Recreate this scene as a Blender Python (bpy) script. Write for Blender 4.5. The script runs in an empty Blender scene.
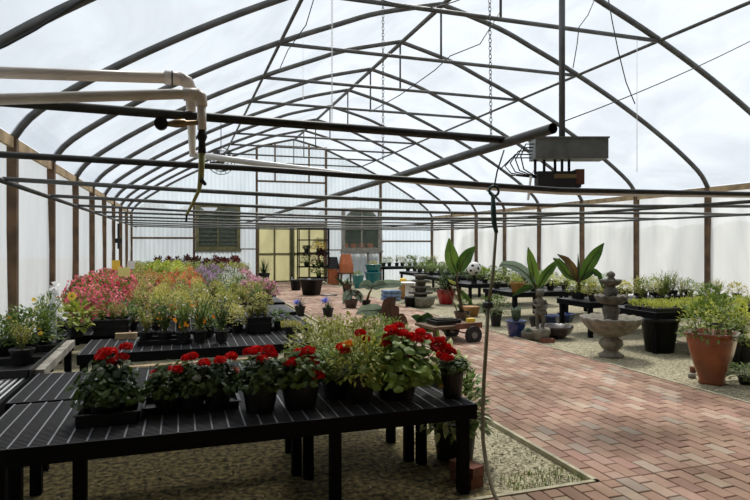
import bpy, math, random
from mathutils import Vector, Matrix
rnd = random.Random(7)
PI = math.pi
# ------------------------------------------------------------------ camera model and measuring helper
F = 584.0; VH = 243.0; H0 = 1.5
TH = math.atan(194 / F); CT, ST = math.cos(TH), math.sin(TH)
def P(u, v, Z=None, X=None, Y=None):
    a = (u - 375) / F; b = -(v - VH) / F
    d = Vector((a * CT + ST, CT - a * ST, b))
    if Z is not None: k = (Z - H0) / d.z
    elif X is not None: k = X / d.x
    else: k = Y / d.y
    return Vector((d.x * k, d.y * k, H0 + d.z * k))
def depth(p): return p[0] * ST + p[1] * CT
def UV(p):
    z = depth(p); x = p[0] * CT - p[1] * ST
    return 375 + F * x / z, VH - F * (p[2] - H0) / z
def mpp(p): return depth(p) / F
# ------------------------------------------------------------------ scene helpers
SC = bpy.context.scene; COL = SC.collection
def mat(name, col, rough=.6, metal=0, var=0, scale=20, bump=0, spec=.5, col2=None, detail=4, coat=0):
    m = bpy.data.materials.new(name); m.use_nodes = True
    nt = m.node_tree; b = nt.nodes['Principled BSDF']
    b.inputs['Base Color'].default_value = (*col, 1); b.inputs['Roughness'].default_value = rough
    b.inputs['Metallic'].default_value = metal; b.inputs['Specular IOR Level'].default_value = spec
    b.inputs['Coat Weight'].default_value = coat
    if var or bump or col2:
        tc = nt.nodes.new('ShaderNodeTexCoord'); nz = nt.nodes.new('ShaderNodeTexNoise')
        nz.inputs['Scale'].default_value = scale; nz.inputs['Detail'].default_value = detail
        nt.links.new(tc.outputs['Object'], nz.inputs['Vector'])
        cr = nt.nodes.new('ShaderNodeValToRGB'); cr.color_ramp.elements[0].position = .35; cr.color_ramp.elements[1].position = .65
        c2 = col2 or tuple(min(1, c * (1 + var)) for c in col)
        c1 = col if col2 else tuple(c * (1 - var) for c in col)
        cr.color_ramp.elements[0].color = (*c1, 1); cr.color_ramp.elements[1].color = (*c2, 1)
        nt.links.new(nz.outputs['Fac'], cr.inputs['Fac']); nt.links.new(cr.outputs['Color'], b.inputs['Base Color'])
        if bump:
            bp = nt.nodes.new('ShaderNodeBump'); bp.inputs['Strength'].default_value = bump; bp.inputs['Distance'].default_value = .01
            nt.links.new(nz.outputs['Fac'], bp.inputs['Height']); nt.links.new(bp.outputs['Normal'], b.inputs['Normal'])
    return m
def leafmat(name, c1, c2, trans=.35, rough=.5, scale=9):
    m = bpy.data.materials.new(name); m.use_nodes = True; nt = m.node_tree; b = nt.nodes['Principled BSDF']
    tc = nt.nodes.new('ShaderNodeTexCoord'); nz = nt.nodes.new('ShaderNodeTexNoise'); nz.inputs['Scale'].default_value = scale
    nz.inputs['Detail'].default_value = 3
    oi = nt.nodes.new('ShaderNodeObjectInfo')
    nt.links.new(tc.outputs['Object'], nz.inputs['Vector'])
    ad = nt.nodes.new('ShaderNodeMath'); ad.operation = 'MULTIPLY_ADD'; ad.inputs[1].default_value = .5
    nt.links.new(oi.outputs['Random'], ad.inputs[0]); nt.links.new(nz.outputs['Fac'], ad.inputs[2])
    cr = nt.nodes.new('ShaderNodeValToRGB'); cr.color_ramp.elements[0].position = .45; cr.color_ramp.elements[1].position = 1.0
    cr.color_ramp.elements[0].color = (*c1, 1); cr.color_ramp.elements[1].color = (*c2, 1)
    nt.links.new(ad.outputs[0], cr.inputs['Fac']); nt.links.new(cr.outputs['Color'], b.inputs['Base Color'])
    b.inputs['Roughness'].default_value = rough; b.inputs['Specular IOR Level'].default_value = .35
    tr = nt.nodes.new('ShaderNodeBsdfTranslucent'); nt.links.new(cr.outputs['Color'], tr.inputs['Color'])
    mx = nt.nodes.new('ShaderNodeMixShader'); mx.inputs[0].default_value = trans
    out = nt.nodes['Material Output']
    nt.links.new(b.outputs[0], mx.inputs[1]); nt.links.new(tr.outputs[0], mx.inputs[2]); nt.links.new(mx.outputs[0], out.inputs[0])
    return m
def filmmat(name, tcol, dcol, tfac, scale=(1, 1, 1), nscale=1.5, dirt=.25, rough_bump=0):
    """plastic sheeting: mostly scatters light, partly lets it straight through"""
    m = bpy.data.materials.new(name); m.use_nodes = True; nt = m.node_tree; nt.nodes.clear()
    out = nt.nodes.new('ShaderNodeOutputMaterial'); tr = nt.nodes.new('ShaderNodeBsdfTransparent'); tl = nt.nodes.new('ShaderNodeBsdfTranslucent')
    df = nt.nodes.new('ShaderNodeBsdfDiffuse')
    tc = nt.nodes.new('ShaderNodeTexCoord'); mp = nt.nodes.new('ShaderNodeMapping'); mp.inputs['Scale'].default_value = scale
    nz = nt.nodes.new('ShaderNodeTexNoise'); nz.inputs['Scale'].default_value = nscale; nz.inputs['Detail'].default_value = 5; nz.inputs['Distortion'].default_value = .6
    nt.links.new(tc.outputs['Object'], mp.inputs[0]); nt.links.new(mp.outputs[0], nz.inputs['Vector'])
    cr = nt.nodes.new('ShaderNodeValToRGB'); cr.color_ramp.elements[0].position = .3; cr.color_ramp.elements[1].position = .62
    cr.color_ramp.elements[0].color = (*[c * (1 - dirt) for c in dcol], 1); cr.color_ramp.elements[1].color = (*dcol, 1)
    nt.links.new(nz.outputs['Fac'], cr.inputs['Fac'])
    nt.links.new(cr.outputs['Color'], tl.inputs['Color']); nt.links.new(cr.outputs['Color'], df.inputs['Color'])
    tr.inputs['Color'].default_value = (*tcol, 1)
    m1 = nt.nodes.new('ShaderNodeMixShader'); m1.inputs[0].default_value = .18
    nt.links.new(tl.outputs[0], m1.inputs[1]); nt.links.new(df.outputs[0], m1.inputs[2])
    m2 = nt.nodes.new('ShaderNodeMixShader'); m2.inputs[0].default_value = tfac
    nt.links.new(m1.outputs[0], m2.inputs[1]); nt.links.new(tr.outputs[0], m2.inputs[2]); nt.links.new(m2.outputs[0], out.inputs[0])
    return m

class MB:
    def __init__(s): s.v = []; s.f = []; s.m = []; s.mi = 0
    def quad(s, *pts):
        n = len(s.v); s.v += [tuple(p) for p in pts]; s.f.append(tuple(range(n, n + len(pts)))); s.m.append(s.mi)
    def box(s, x0, x1, y0, y1, z0, z1, M=None):
        n = len(s.v); c = [(x, y, z) for z in (z0, z1) for y in (y0, y1) for x in (x0, x1)]
        if M is not None: c = [tuple(M @ Vector(p)) for p in c]
        s.v += c
        for f in ((0, 2, 3, 1), (4, 5, 7, 6), (0, 1, 5, 4), (2, 6, 7, 3), (0, 4, 6, 2), (1, 3, 7, 5)):
            s.f.append(tuple(n + i for i in f)); s.m.append(s.mi)
        return s
    def bar(s, a, b, w, h, up=(0, 0, 1)):
        a = Vector(a); b = Vector(b); d = (b - a); L = d.length; d.normalize()
        up = Vector(up)
        if abs(d.dot(up)) > .98: up = Vector((0, 1, 0))
        r = d.cross(up).normalized(); t = r.cross(d)
        M = Matrix((( r.x, d.x, t.x, a.x), (r.y, d.y, t.y, a.y), (r.z, d.z, t.z, a.z), (0, 0, 0, 1)))
        return s.box(-w / 2, w / 2, 0, L, -h / 2, h / 2, M)
    def tube(s, pts, r, seg=8, caps=True):
        pts = [Vector(p) for p in pts]; n0 = len(s.v); N = len(pts)
        rr = r if hasattr(r, '__len__') else [r] * N
        prev = None
        for i, p in enumerate(pts):
            d = (pts[min(i + 1, N - 1)] - pts[max(i - 1, 0)])
            d = d.normalized() if d.length > 1e-9 else Vector((0, 0, 1))
            if prev is None:
                a = Vector((0, 0, 1)) if abs(d.z) < .9 else Vector((1, 0, 0)); x = d.cross(a).normalized()
            else:
                x = (prev - d * prev.dot(d)).normalized()
            prev = x; y = d.cross(x)
            for k in range(seg):
                t = 2 * PI * k / seg; s.v.append(tuple(p + (x * math.cos(t) + y * math.sin(t)) * rr[i]))
        for i in range(N - 1):
            for k in range(seg):
                a = n0 + i * seg + k; b = n0 + i * seg + (k + 1) % seg
                s.f.append((a, b, b + seg, a + seg)); s.m.append(s.mi)
        if caps:
            s.f.append(tuple(n0 + k for k in range(seg))[::-1]); s.m.append(s.mi)
            s.f.append(tuple(n0 + (N - 1) * seg + k for k in range(seg))); s.m.append(s.mi)
        return s
    def lathe(s, prof, seg=24, c=(0, 0, 0), mod=None, close=True, sq=0, rot=0):
        n0 = len(s.v); N = len(prof)
        for i, (r, z) in enumerate(prof):
            for k in range(seg):
                t = 2 * PI * k / seg + rot; q = r
                if sq:  # rounded-square section
                    q = r / (abs(math.cos(t)) ** sq + abs(math.sin(t)) ** sq) ** (1 / sq)
                dz = 0
                if mod: q, dz = mod(q, t, i, z)
                s.v.append((c[0] + q * math.cos(t), c[1] + q * math.sin(t), c[2] + z + dz))
        for i in range(N - 1):
            for k in range(seg):
                a = n0 + i * seg + k; b = n0 + i * seg + (k + 1) % seg
                s.f.append((a, b, b + seg, a + seg)); s.m.append(s.mi)
        if close:
            s.f.append(tuple(n0 + k for k in range(seg))[::-1]); s.m.append(s.mi)
            s.f.append(tuple(n0 + (N - 1) * seg + k for k in range(seg))); s.m.append(s.mi)
        return s
    def ball(s, c, rx, ry=None, rz=None, seg=12, rings=8, M=None):
        ry = ry or rx; rz = rz or rx; n0 = len(s.v)
        for i in range(rings + 1):
            ph = PI * (i + .02) / (rings + .04)
            for k in range(seg):
                t = 2 * PI * k / seg; p = Vector((rx * math.sin(ph) * math.cos(t), ry * math.sin(ph) * math.sin(t), -rz * math.cos(ph)))
                if M is not None: p = M @ p
                s.v.append((c[0] + p.x, c[1] + p.y, c[2] + p.z))
        for i in range(rings):
            for k in range(seg):
                a = n0 + i * seg + k; b = n0 + i * seg + (k + 1) % seg
                s.f.append((a, b, b + seg, a + seg)); s.m.append(s.mi)
        s.f.append(tuple(n0 + k for k in range(seg))[::-1]); s.m.append(s.mi)
        s.f.append(tuple(n0 + rings * seg + k for k in range(seg))); s.m.append(s.mi)
        return s
    def disc(s, c, n, r, k=6, cup=.2, rot=None):
        c = Vector(c); n = Vector(n).normalized(); a = Vector((0, 0, 1)) if abs(n.z) < .9 else Vector((1, 0, 0))
        x = n.cross(a).normalized(); y = n.cross(x); n0 = len(s.v); ro = rot if rot is not None else rnd.random() * 6
        s.v.append(tuple(c))
        for i in range(k):
            t = 2 * PI * i / k + ro; w = r * (.88 + .24 * ((i * 7) % 3) / 2)
            s.v.append(tuple(c + x * w * math.cos(t) + y * w * math.sin(t) + n * (r * cup * (1 if i % 2 else .5))))
        for i in range(k):
            s.f.append((n0, n0 + 1 + i, n0 + 1 + (i + 1) % k)); s.m.append(s.mi)
    def blade(s, b, d, L, W, droop=.3, n=3, fold=.0, side=None, prof=None):
        """a leaf: starts at b along d, bends down, width profile"""
        b = Vector(b); d = Vector(d).normalized(); z = Vector((0, 0, 1))
        if side is None:
            side = d.cross(z)
            side = side.normalized() if side.length > .05 else Vector((math.cos(L * 999), math.sin(L * 999), 0))
        n0 = len(s.v); p = b.copy(); cur = d.copy(); st = L / n
        for i in range(n + 1):
            t = i / n; w = (prof(t) if prof else math.sin(PI * min(1, .12 + t * .88)) ** .8) * W / 2
            up = side.cross(cur)
            if fold:
                s.v += [tuple(p - side * w + up * w * fold), tuple(p), tuple(p + side * w + up * w * fold)]
            else: s.v += [tuple(p - side * w), tuple(p + side * w)]
            p = p + cur * st; cur = (cur - z * droop * st / L * 1.5).normalized()
        c = 3 if fold else 2
        for i in range(n):
            for j in range(c - 1):
                a = n0 + i * c + j; s.f.append((a, a + 1, a + 1 + c, a + c)); s.m.append(s.mi)
    def mesh(s, name, mats, smooth=False):
        me = bpy.data.meshes.new(name); me.from_pydata(s.v, [], s.f)
        for m in (mats if isinstance(mats, (list, tuple)) else [mats]): me.materials.append(m)
        me.polygons.foreach_set('material_index', s.m)
        if smooth: me.polygons.foreach_set('use_smooth', [True] * len(s.f))
        me.update(); return me
    def build(s, name, mats, parent=None, smooth=False, loc=None):
        return obj(name, s.mesh(name, mats, smooth), parent, loc)
def obj(name, me, parent=None, loc=None, rz=0, sc=None):
    o = bpy.data.objects.new(name, me); COL.objects.link(o)
    if parent is not None: o.parent = parent
    if loc is not None: o.location = loc
    if rz: o.rotation_euler = (0, 0, rz)
    if sc: o.scale = (sc, sc, sc) if not hasattr(sc, '__len__') else sc
    return o
LABELS = {}
def tag(o, label, cat, group=None):
    n = len(label.split())
    if not 4 <= n <= 16: print('LABEL LENGTH', n, label)
    if label in LABELS and not (group and LABELS[label] == group): print('DUP LABEL', label)
    LABELS[label] = group
    o['label'] = label; o['category'] = cat
    if group: o['group'] = group
    return o
def thing(name, label, cat, loc=(0, 0, 0), rz=0, group=None, sc=None):
    return tag(obj(name, None, None, loc, rz, sc), label, cat, group)
def struct(o): o['kind'] = 'structure'; return o
ORD = ['zeroth', 'first', 'second', 'third', 'fourth', 'fifth', 'sixth', 'seventh', 'eighth', 'ninth', 'tenth', 'eleventh', 'twelfth', 'thirteenth', 'fourteenth']

# ------------------------------------------------------------------ materials
M = {}
M['steel'] = mat('galvanised_steel', (.10, .10, .095), .55, .35, var=.25, scale=6)
M['steel_dark'] = mat('dark_steel_pipe', (.030, .030, .027), .5, .4, var=.3, scale=8)
M['steel_mid'] = mat('weathered_pipe', (.075, .075, .07), .5, .4, var=.3, scale=10)
M['timber'] = mat('brown_timber', (.12, .07, .035), .8, var=.35, scale=5, bump=.2)
M['timber_pale'] = mat('pale_timber', (.42, .30, .17), .8, var=.3, scale=6, bump=.2)
M['timber_olive'] = mat('olive_timber', (.16, .14, .06), .8, var=.3, scale=6)
M['timber_grey'] = mat('weathered_grey_timber', (.27, .25, .21), .85, var=.3, scale=12, bump=.3)
M['pvc'] = mat('white_pvc', (.80, .74, .68), .4, var=.12, scale=4)
M['pvc_white'] = mat('clean_white_pvc', (.75, .74, .72), .4, var=.05, scale=4)
M['black'] = mat('black_plastic', (.010, .010, .011), .42, spec=.35)
M['black_matte'] = mat('matte_black_plastic', (.009, .009, .010), .75, spec=.15)
M['black_rub'] = mat('black_rubber', (.012, .012, .012), .7)
M['bench_frame'] = mat('bench_black_frame', (.006, .006, .007), .8, spec=.1)
M['bench_deck'] = mat('bench_black_deck', (.040, .040, .044), .6, spec=.3)
M['rail'] = mat('bench_grey_rail', (.15, .155, .17), .4, spec=.5)
M['rod'] = mat('bench_pale_rod', (.50, .52, .54), .4)
M['kerb'] = mat('kerb_board', (.42, .38, .26), .85, var=.3, scale=8)
M['soil'] = mat('potting_soil', (.035, .022, .014), .95, var=.4, scale=60, bump=.6)
M['tin'] = mat('box_grey_metal', (.20, .21, .20), .45, .5, var=.2, scale=8)
M['brass'] = mat('brass_fitting', (.32, .23, .12), .4, .7)
M['hose'] = mat('olive_hose', (.19, .17, .10), .55)
M['hose_green'] = mat('dark_green_wand', (.01, .05, .045), .5)
M['hose_yel'] = mat('yellow_green_hose', (.34, .34, .12), .55)
M['terra'] = mat('terracotta', (.50, .15, .055), .7, var=.15, scale=10)
M['orange_glaze'] = mat('orange_glaze', (.25, .065, .020), .25, var=.25, scale=5, coat=.5)
M['red_glaze'] = mat('red_glaze', (.42, .012, .015), .25, coat=.6, var=.1)
M['teal'] = mat('teal_glaze', (.0, .13, .15), .25, coat=.5, var=.15)
M['blue'] = mat('cobalt_glaze', (.012, .03, .14), .2, coat=.6, var=.2)
M['ochre'] = mat('ochre_clay', (.34, .17, .05), .6, var=.15)
M['brownglaze'] = mat('dark_brown_glaze', (.035, .018, .012), .25, coat=.5)
M['stone'] = mat('cast_stone', (.11, .10, .075), .85, var=.35, scale=14, bump=.4)
M['stone_pale'] = mat('pale_cast_stone', (.21, .19, .145), .85, var=.3, scale=14, bump=.4)
M['bluebag'] = mat('blue_bag', (.06, .12, .25), .5, col2=(.25, .33, .42), scale=14)
M['brick'] = mat('loose_brick', (.20, .075, .045), .85, var=.25, scale=25, bump=.4)
M['white_plastic'] = mat('white_plastic', (.75, .74, .70), .4)
M['yellow_tag'] = mat('yellow_tag', (.85, .55, .05), .5)
M['lemon_tag'] = mat('lemon_tag', (.80, .75, .25), .5)
M['amber_tag'] = mat('amber_tag', (.55, .33, .06), .5)
M['glass'] = mat('window_glass', (.02, .022, .02), .08, spec=.7)
# leaves
M['g_dark'] = leafmat('leaf_dark_green', (.012, .035, .007), (.045, .10, .018))
M['g_ger'] = leafmat('leaf_geranium', (.018, .04, .008), (.11, .16, .03))
M['g_olive'] = leafmat('leaf_olive_green', (.08, .11, .015), (.40, .40, .07), scale=14)
M['g_mid'] = leafmat('leaf_mid_green', (.07, .13, .015), (.24, .33, .06))
M['g_lime'] = leafmat('leaf_lime_green', (.22, .27, .03), (.55, .58, .10))
M['g_yel'] = leafmat('leaf_yellow_green', (.24, .25, .03), (.58, .52, .13))
M['g_blue'] = leafmat('leaf_grey_green', (.10, .15, .10), (.24, .31, .22))
M['g_burg'] = leafmat('leaf_burgundy', (.06, .012, .012), (.16, .035, .03))
M['g_brown'] = leafmat('leaf_bronze', (.035, .018, .012), (.10, .045, .025), trans=.2)
M['g_banana'] = leafmat('leaf_banana', (.03, .075, .01), (.12, .20, .03), trans=.45, scale=4)
M['g_banred'] = leafmat('leaf_banana_red', (.05, .03, .012), (.14, .09, .025), trans=.4, scale=4)
M['g_var'] = leafmat('leaf_variegated', (.10, .20, .03), (.75, .75, .40), scale=30)
M['stem'] = mat('stem_green', (.12, .16, .04), .7)
M['stem_brown'] = mat('stem_brown', (.10, .06, .035), .8)
FL = {}
for k, c1, c2 in (('red', (.45, .002, .002), (.78, .008, .006)), ('rose', (.70, .05, .12), (.92, .24, .30)), ('pink', (.70, .22, .38), (.88, .50, .62)),
                  ('white', (.75, .75, .68), (.9, .9, .85)), ('mauve', (.42, .20, .45), (.70, .48, .70)), ('coral', (.72, .07, .04), (.85, .18, .10)),
                  ('orange', (.80, .20, .01), (.95, .36, .02)), ('yellow', (.80, .45, .03), (.9, .66, .10)), ('blue', (.12, .15, .6), (.30, .35, .8)),
                  ('salmon', (.72, .30, .20), (.85, .50, .36)), ('purple', (.10, .05, .25), (.25, .14, .45))):
    FL[k] = leafmat('petal_' + k, c1, c2, trans=.3, rough=.6, scale=20)

# ------------------------------------------------------------------ THE SETTING
XL, XR, EAVE, YE = -1.65, 9.79, 2.58, 22.04
XC = (XL + XR) / 2; HALF = XR - XC
PROF = [(0, 3.94), (1.07, 3.665), (1.73, 3.41), (2.64, 3.03), (3.69, 2.52), (4.72, 1.93), (5.47, 1.40), (5.72, 1.08)]
def arch_z(d):
    d = abs(d)
    for (a, ha), (b, hb) in zip(PROF, PROF[1:]):
        if d <= b + 1e-6: return H0 + ha + (hb - ha) * (d - a) / (b - a)
    return H0 + 1.08
def smoothprof(n=14):
    out = []
    P2 = PROF
    for i in range(len(P2) - 1):       # Catmull-Rom through the measured profile
        p0 = P2[max(i - 1, 0)] if i else (-.9, 4.16); p1 = P2[i]; p2 = P2[i + 1]; p3 = P2[min(i + 2, len(P2) - 1)]
        for j in range(4):
            t = j / 4
            q = [0.5 * (2 * p1[k] + (p2[k] - p0[k]) * t + (2 * p0[k] - 5 * p1[k] + 4 * p2[k] - p3[k]) * t * t + (3 * p1[k] - p0[k] - 3 * p2[k] + p3[k]) * t ** 3) for k in (0, 1)]
            out.append((q[0], H0 + q[1]))
    out.append((P2[-1][0], H0 + P2[-1][1])); return out
SP = smoothprof()
ARCH = [(XC - d, z) for d, z in SP[::-1]] + [(XC + d, z) for d, z in SP[1:]]
YG = [YE - 1.892 * k for k in range(12)]      # truss / post grid, back to front
YG[-1] = 2.3
Y0 = YG[-1]                                    # plastic starts here (3.12); added opaque shell before it shades the foreground
film_roof = filmmat('roof_plastic_sheet', (.95, .97, 1), (.50, .52, .55), .52, scale=(1, .5, 1), nscale=1.1, dirt=.34)
film_wall = filmmat('wall_plastic_sheet', (.92, .94, .92), (.86, .87, .86), .14, scale=(1, 1.2, .25), nscale=1.6, dirt=.18)
film_end = filmmat('end_corrugated_sheet', (.85, .93, .97), (.55, .60, .64), .22, scale=(1.2, 1, .5), nscale=1.2, dirt=.16)
film_door = filmmat('door_cream_sheet', (.9, .93, .75), (.66, .63, .46), .08, scale=(1, 1, .6), nscale=1.3, dirt=.16)
b = MB()
for i in range(len(ARCH) - 1):
    (xa, za), (xb, zb) = ARCH[i], ARCH[i + 1]
    for k in range(11):
        ya, yb = YG[11 - k], YG[10 - k]
        b.quad((xa, ya, za + .035), (xb, ya, zb + .035), (xb, yb, zb + .035), (xa, yb, za + .035))
ceil = struct(b.build('ceiling', film_roof, smooth=True))
# wavy wall sheets
def wallsheet(name, X, sgn):
    b = MB(); n = 150; zs = [0, .6, 1.4, 2.2, EAVE]
    row = []
    for i in range(n + 1):
        y = Y0 + (YE - Y0) * i / n
        for j, z in enumerate(zs):
            b.v.append((X + sgn * (.05 + .018 * math.sin(y * 9 + j * .8) * (1 if 0 < j < 4 else .3) + .02 * math.sin(y * 3.3 + z)), y, z))
    for i in range(n):
        for j in range(4):
            a = i * 5 + j; b.f.append((a, a + 1, a + 6, a + 5)); b.m.append(0)
    w = struct(b.build(name, film_wall, smooth=True)); return w
wl = wallsheet('wall_left', XL, -1); wr = wallsheet('wall_right', XR, 1)
for w, X, s in ((wl, XL, -1), (wr, XR, 1)):
    for y in YG:
        MB().box(X - .045, X + .045, y - .045, y + .045, 0, EAVE).build('post', M['timber'], w)
    MB().box(X - .02, X + .02, Y0, YE, EAVE - .10, EAVE + .01).build('eave_board', M['timber_pale'], w)
    MB().box(X - .02, X + .02, Y0, YE, 0, .28).build('baseboard', M['timber_grey'], w)
# end wall with openings (two windows and a double door)
def X_at(u, v): return P(u, v, Y=YE)
w1a = X_at(195.6, 204); w1b = X_at(240, 249.4); w2a = X_at(342, 208); w2b = X_at(381, 250.5)
da = X_at(256.7, 223.5); db = X_at(326, 283)
DX0, DX1, DZ = da.x, db.x, da.z
WZ0, WZ1 = w1b.z, w1a.z; W2Z0, W2Z1 = w2b.z, w2a.z
b = MB()
def corr(x0, x1, z0, z1):          # corrugated sheet
    n = max(2, int((x1 - x0) / .038))
    for i in range(n):
        xa = x0 + (x1 - x0) * i / n; xb = x0 + (x1 - x0) * (i + 1) / n
        ya = YE + .05 + .012 * math.sin(xa * 2 * PI / .15); yb = YE + .05 + .012 * math.sin(xb * 2 * PI / .15)
        ta = min(z1, arch_z(xa - XC) + .03); tb = min(z1, arch_z(xb - XC) + .03)
        if ta > z0: b.quad((xa, ya, z0), (xb, yb, z0), (xb, yb, tb), (xa, ya, ta))
segs = [(XL, w1a.x, 0, 9), (w1a.x, w1b.x, 0, WZ0), (w1a.x, w1b.x, WZ1, 9), (w1b.x, DX0, 0, 9), (DX0, DX1, DZ, 9), (DX1, w2a.x, 0, 9),
        (w2a.x, w2b.x, 0, W2Z0), (w2a.x, w2b.x, W2Z1, 9), (w2b.x, XR, 0, 9)]
for s_ in segs: corr(*s_)
we = struct(b.build('wall_back', film_end, smooth=True))
gm = M['steel_mid']
def vbar(x, z0, z1, w=.07, m=None, nm='stud'): MB().box(x - w / 2, x + w / 2, YE - .04, YE + .035, z0, z1).build(nm, m or M['timber_grey'], we)
def hbar(x0, x1, z, w=.07, m=None, nm='girt'): MB().box(x0, x1, YE - .035, YE + .03, z - w / 2, z + w / 2).build(nm, m or M['timber_grey'], we)
dk = M['timber']
vbar(DX0, 0, X_at(257, 147).z, .08, dk); vbar(DX1, 0, X_at(325, 147).z, .08, dk)
hbar(DX0, DX1, X_at(290, 147).z, .08, dk); hbar(DX0, DX1, X_at(290, 182).z, .07, dk); hbar(DX0, DX1, DZ, .08, dk)
for u in (275, 309): vbar(X_at(u, 160).x, X_at(290, 182).z, arch_z(X_at(u, 160).x - XC), .05, dk)
hbar(XL, w1a.x, X_at(165, 238).z, .07, dk); hbar(w1b.x, DX0, X_at(250, 249).z, .05); hbar(DX1, w2a.x, X_at(335, 250).z, .05); hbar(w2b.x, XR, X_at(405, 241.3).z, .07, dk)
vbar(X_at(380.5, 240).x, 0, arch_z(X_at(380.5, 240).x - XC), .09, dk); vbar(X_at(194, 240).x, 0, WZ1, .08, dk)
vbar(X_at(432, 240).x, 0, EAVE, .1, dk)
for u in (368,): vbar(X_at(u, 260).x, 0, W2Z0, .07)
def window(name, a, c, z0, z1, fm, slats):
    w = struct(thing2(name, ((a + c) / 2, YE, z0)))
    hw = (c - a) / 2; h = z1 - z0; t = .11
    MB().box(-hw, hw, -.09, .09, 0, t).box(-hw, hw, -.09, .09, h - t, h).box(-hw, -hw + t, -.09, .09, t, h - t).box(hw - t, hw, -.09, .09, t, h - t).build('window_frame', fm, w)
    MB().box(-hw - .04, hw + .04, -.16, .09, -.07, 0).build('window_sill', fm, w)
    g = MB(); g.box(-hw + t, hw - t, .02, .03, t, h - t); g.build('pane', clear, w)
    q = MB().box(-.025, .025, -.03, .02, t, h - t)
    if not slats: q.box(-hw + t, hw - t, -.03, .02, h * .5, h * .5 + .03)
    q.build('mullion', fm, w)
    if slats:
        for k in range(9):
            zz = t + .06 + k * (h - 2 * t - .08) / 9
            MB().box(-hw + t, hw - t, .05, .10, zz, zz + .05).build('louver', M['timber_grey'], w)
def thing2(name, loc): return obj(name, None, None, loc)
clear = bpy.data.materials.new('clear_pane'); clear.use_nodes = True
nt = clear.node_tree; bb = nt.nodes['Principled BSDF']; bb.inputs['Roughness'].default_value = .1; bb.inputs['Base Color'].default_value = (.1, .12, .1, 1)
tr = nt.nodes.new('ShaderNodeBsdfTransparent'); mx = nt.nodes.new('ShaderNodeMixShader'); mx.inputs[0].default_value = .75
nt.links.new(bb.outputs[0], mx.inputs[1]); nt.links.new(tr.outputs[0], mx.inputs[2]); nt.links.new(mx.outputs[0], nt.nodes['Material Output'].inputs[0])
window('window_1', w1a.x, w1b.x, WZ0, WZ1, M['timber_olive'], True)
window('window_2', w2a.x, w2b.x, W2Z0, W2Z1, M['timber_grey'], False)
xm = X_at(292, 250).x
for i, (xa, xb) in enumerate(((DX0, xm), (xm, DX1))):
    d = struct(obj('door_%d' % (i + 1), None, None, ((xa + xb) / 2, YE + .0, 0)))
    hw = (xb - xa) / 2 - .03; t = .06; h = DZ - .05
    q = MB()
    for x0, x1 in ((-hw, -hw + t), (hw - t, hw), (-t / 2, t / 2)): q.box(x0, x1, -.03, .03, 0.02, h)
    for z in (.02, h * .5 - t / 2, h - t): q.box(-hw, hw, -.032, .032, z, z + t)
    q.build('door_frame', M['timber_olive'], d)
    MB().box(-hw + .01, hw - .01, .005, .012, .03, h - .01).build('door_panel', film_door, d)
    MB().tube([((.9 - 1.8 * i) * hw, -.035, 1.0), ((.9 - 1.8 * i) * hw, -.07, 1.02), ((.9 - 1.8 * i) * hw, -.07, 1.14), ((.9 - 1.8 * i) * hw, -.035, 1.16)], .01, 6).build('door_handle', M['steel_dark'], d)
# unseen opaque board shell behind/above the camera, added to darken the foreground
wood = mat('shade_shell_boards', (.35, .32, .28), .9, var=.2, scale=3)
b = MB()
for i in range(len(ARCH) - 1):
    (xa, za), (xb, zb) = ARCH[i], ARCH[i + 1]
    b.quad((xa, -3, za + .06), (xb, -3, zb + .06), (xb, Y0, zb + .06), (xa, Y0, za + .06))
q = b.build('ceiling_shade_shell', wood); struct(q)
struct(MB().box(XL - .05, XL, -3, Y0, 0, EAVE).build('wall_left_shade_shell', wood)); struct(MB().box(XR, XR + .05, -3, Y0, 0, EAVE).build('wall_right_shade_shell', wood))
b = MB()
for i in range(len(ARCH) - 1):
    (xa, za), (xb, zb) = ARCH[i], ARCH[i + 1]; b.quad((xa, -3, 0), (xb, -3, 0), (xb, -3, zb + .06), (xa, -3, za + .06))
struct(b.build('wall_front_shade_shell', wood))

# ---- ground: gravel and earth inside, grass outside
gr = bpy.data.materials.new('gravel_and_earth'); gr.use_nodes = True; nt = gr.node_tree; bs = nt.nodes['Principled BSDF']; bs.inputs['Roughness'].default_value = .95
tc = nt.nodes.new('ShaderNodeTexCoord')
def N(t, **k):
    n = nt.nodes.new(t)
    for a, v_ in k.items(): n.inputs[a].default_value = v_
    return n
n1 = N('ShaderNodeTexNoise', Scale=26.0, Detail=8.0); n2 = N('ShaderNodeTexNoise', Scale=1.1, Detail=4.0); vo = N('ShaderNodeTexVoronoi', Scale=60.0)
for n in (n1, n2, vo): nt.links.new(tc.outputs['Object'], n.inputs['Vector'])
def ramp(p0, c0, p1, c1):
    r = nt.nodes.new('ShaderNodeValToRGB'); e = r.color_ramp.elements; e[0].position = p0; e[0].color = (*c0, 1); e[1].position = p1; e[1].color = (*c1, 1); return r
ra = ramp(.2, (.15, .125, .07), .8, (.50, .45, .30)); rb = ramp(.38, (.035, .028, .010), .66, (.26, .20, .075)); rc = ramp(.42, (0, 0, 0), .58, (1, 1, 1))
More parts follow.
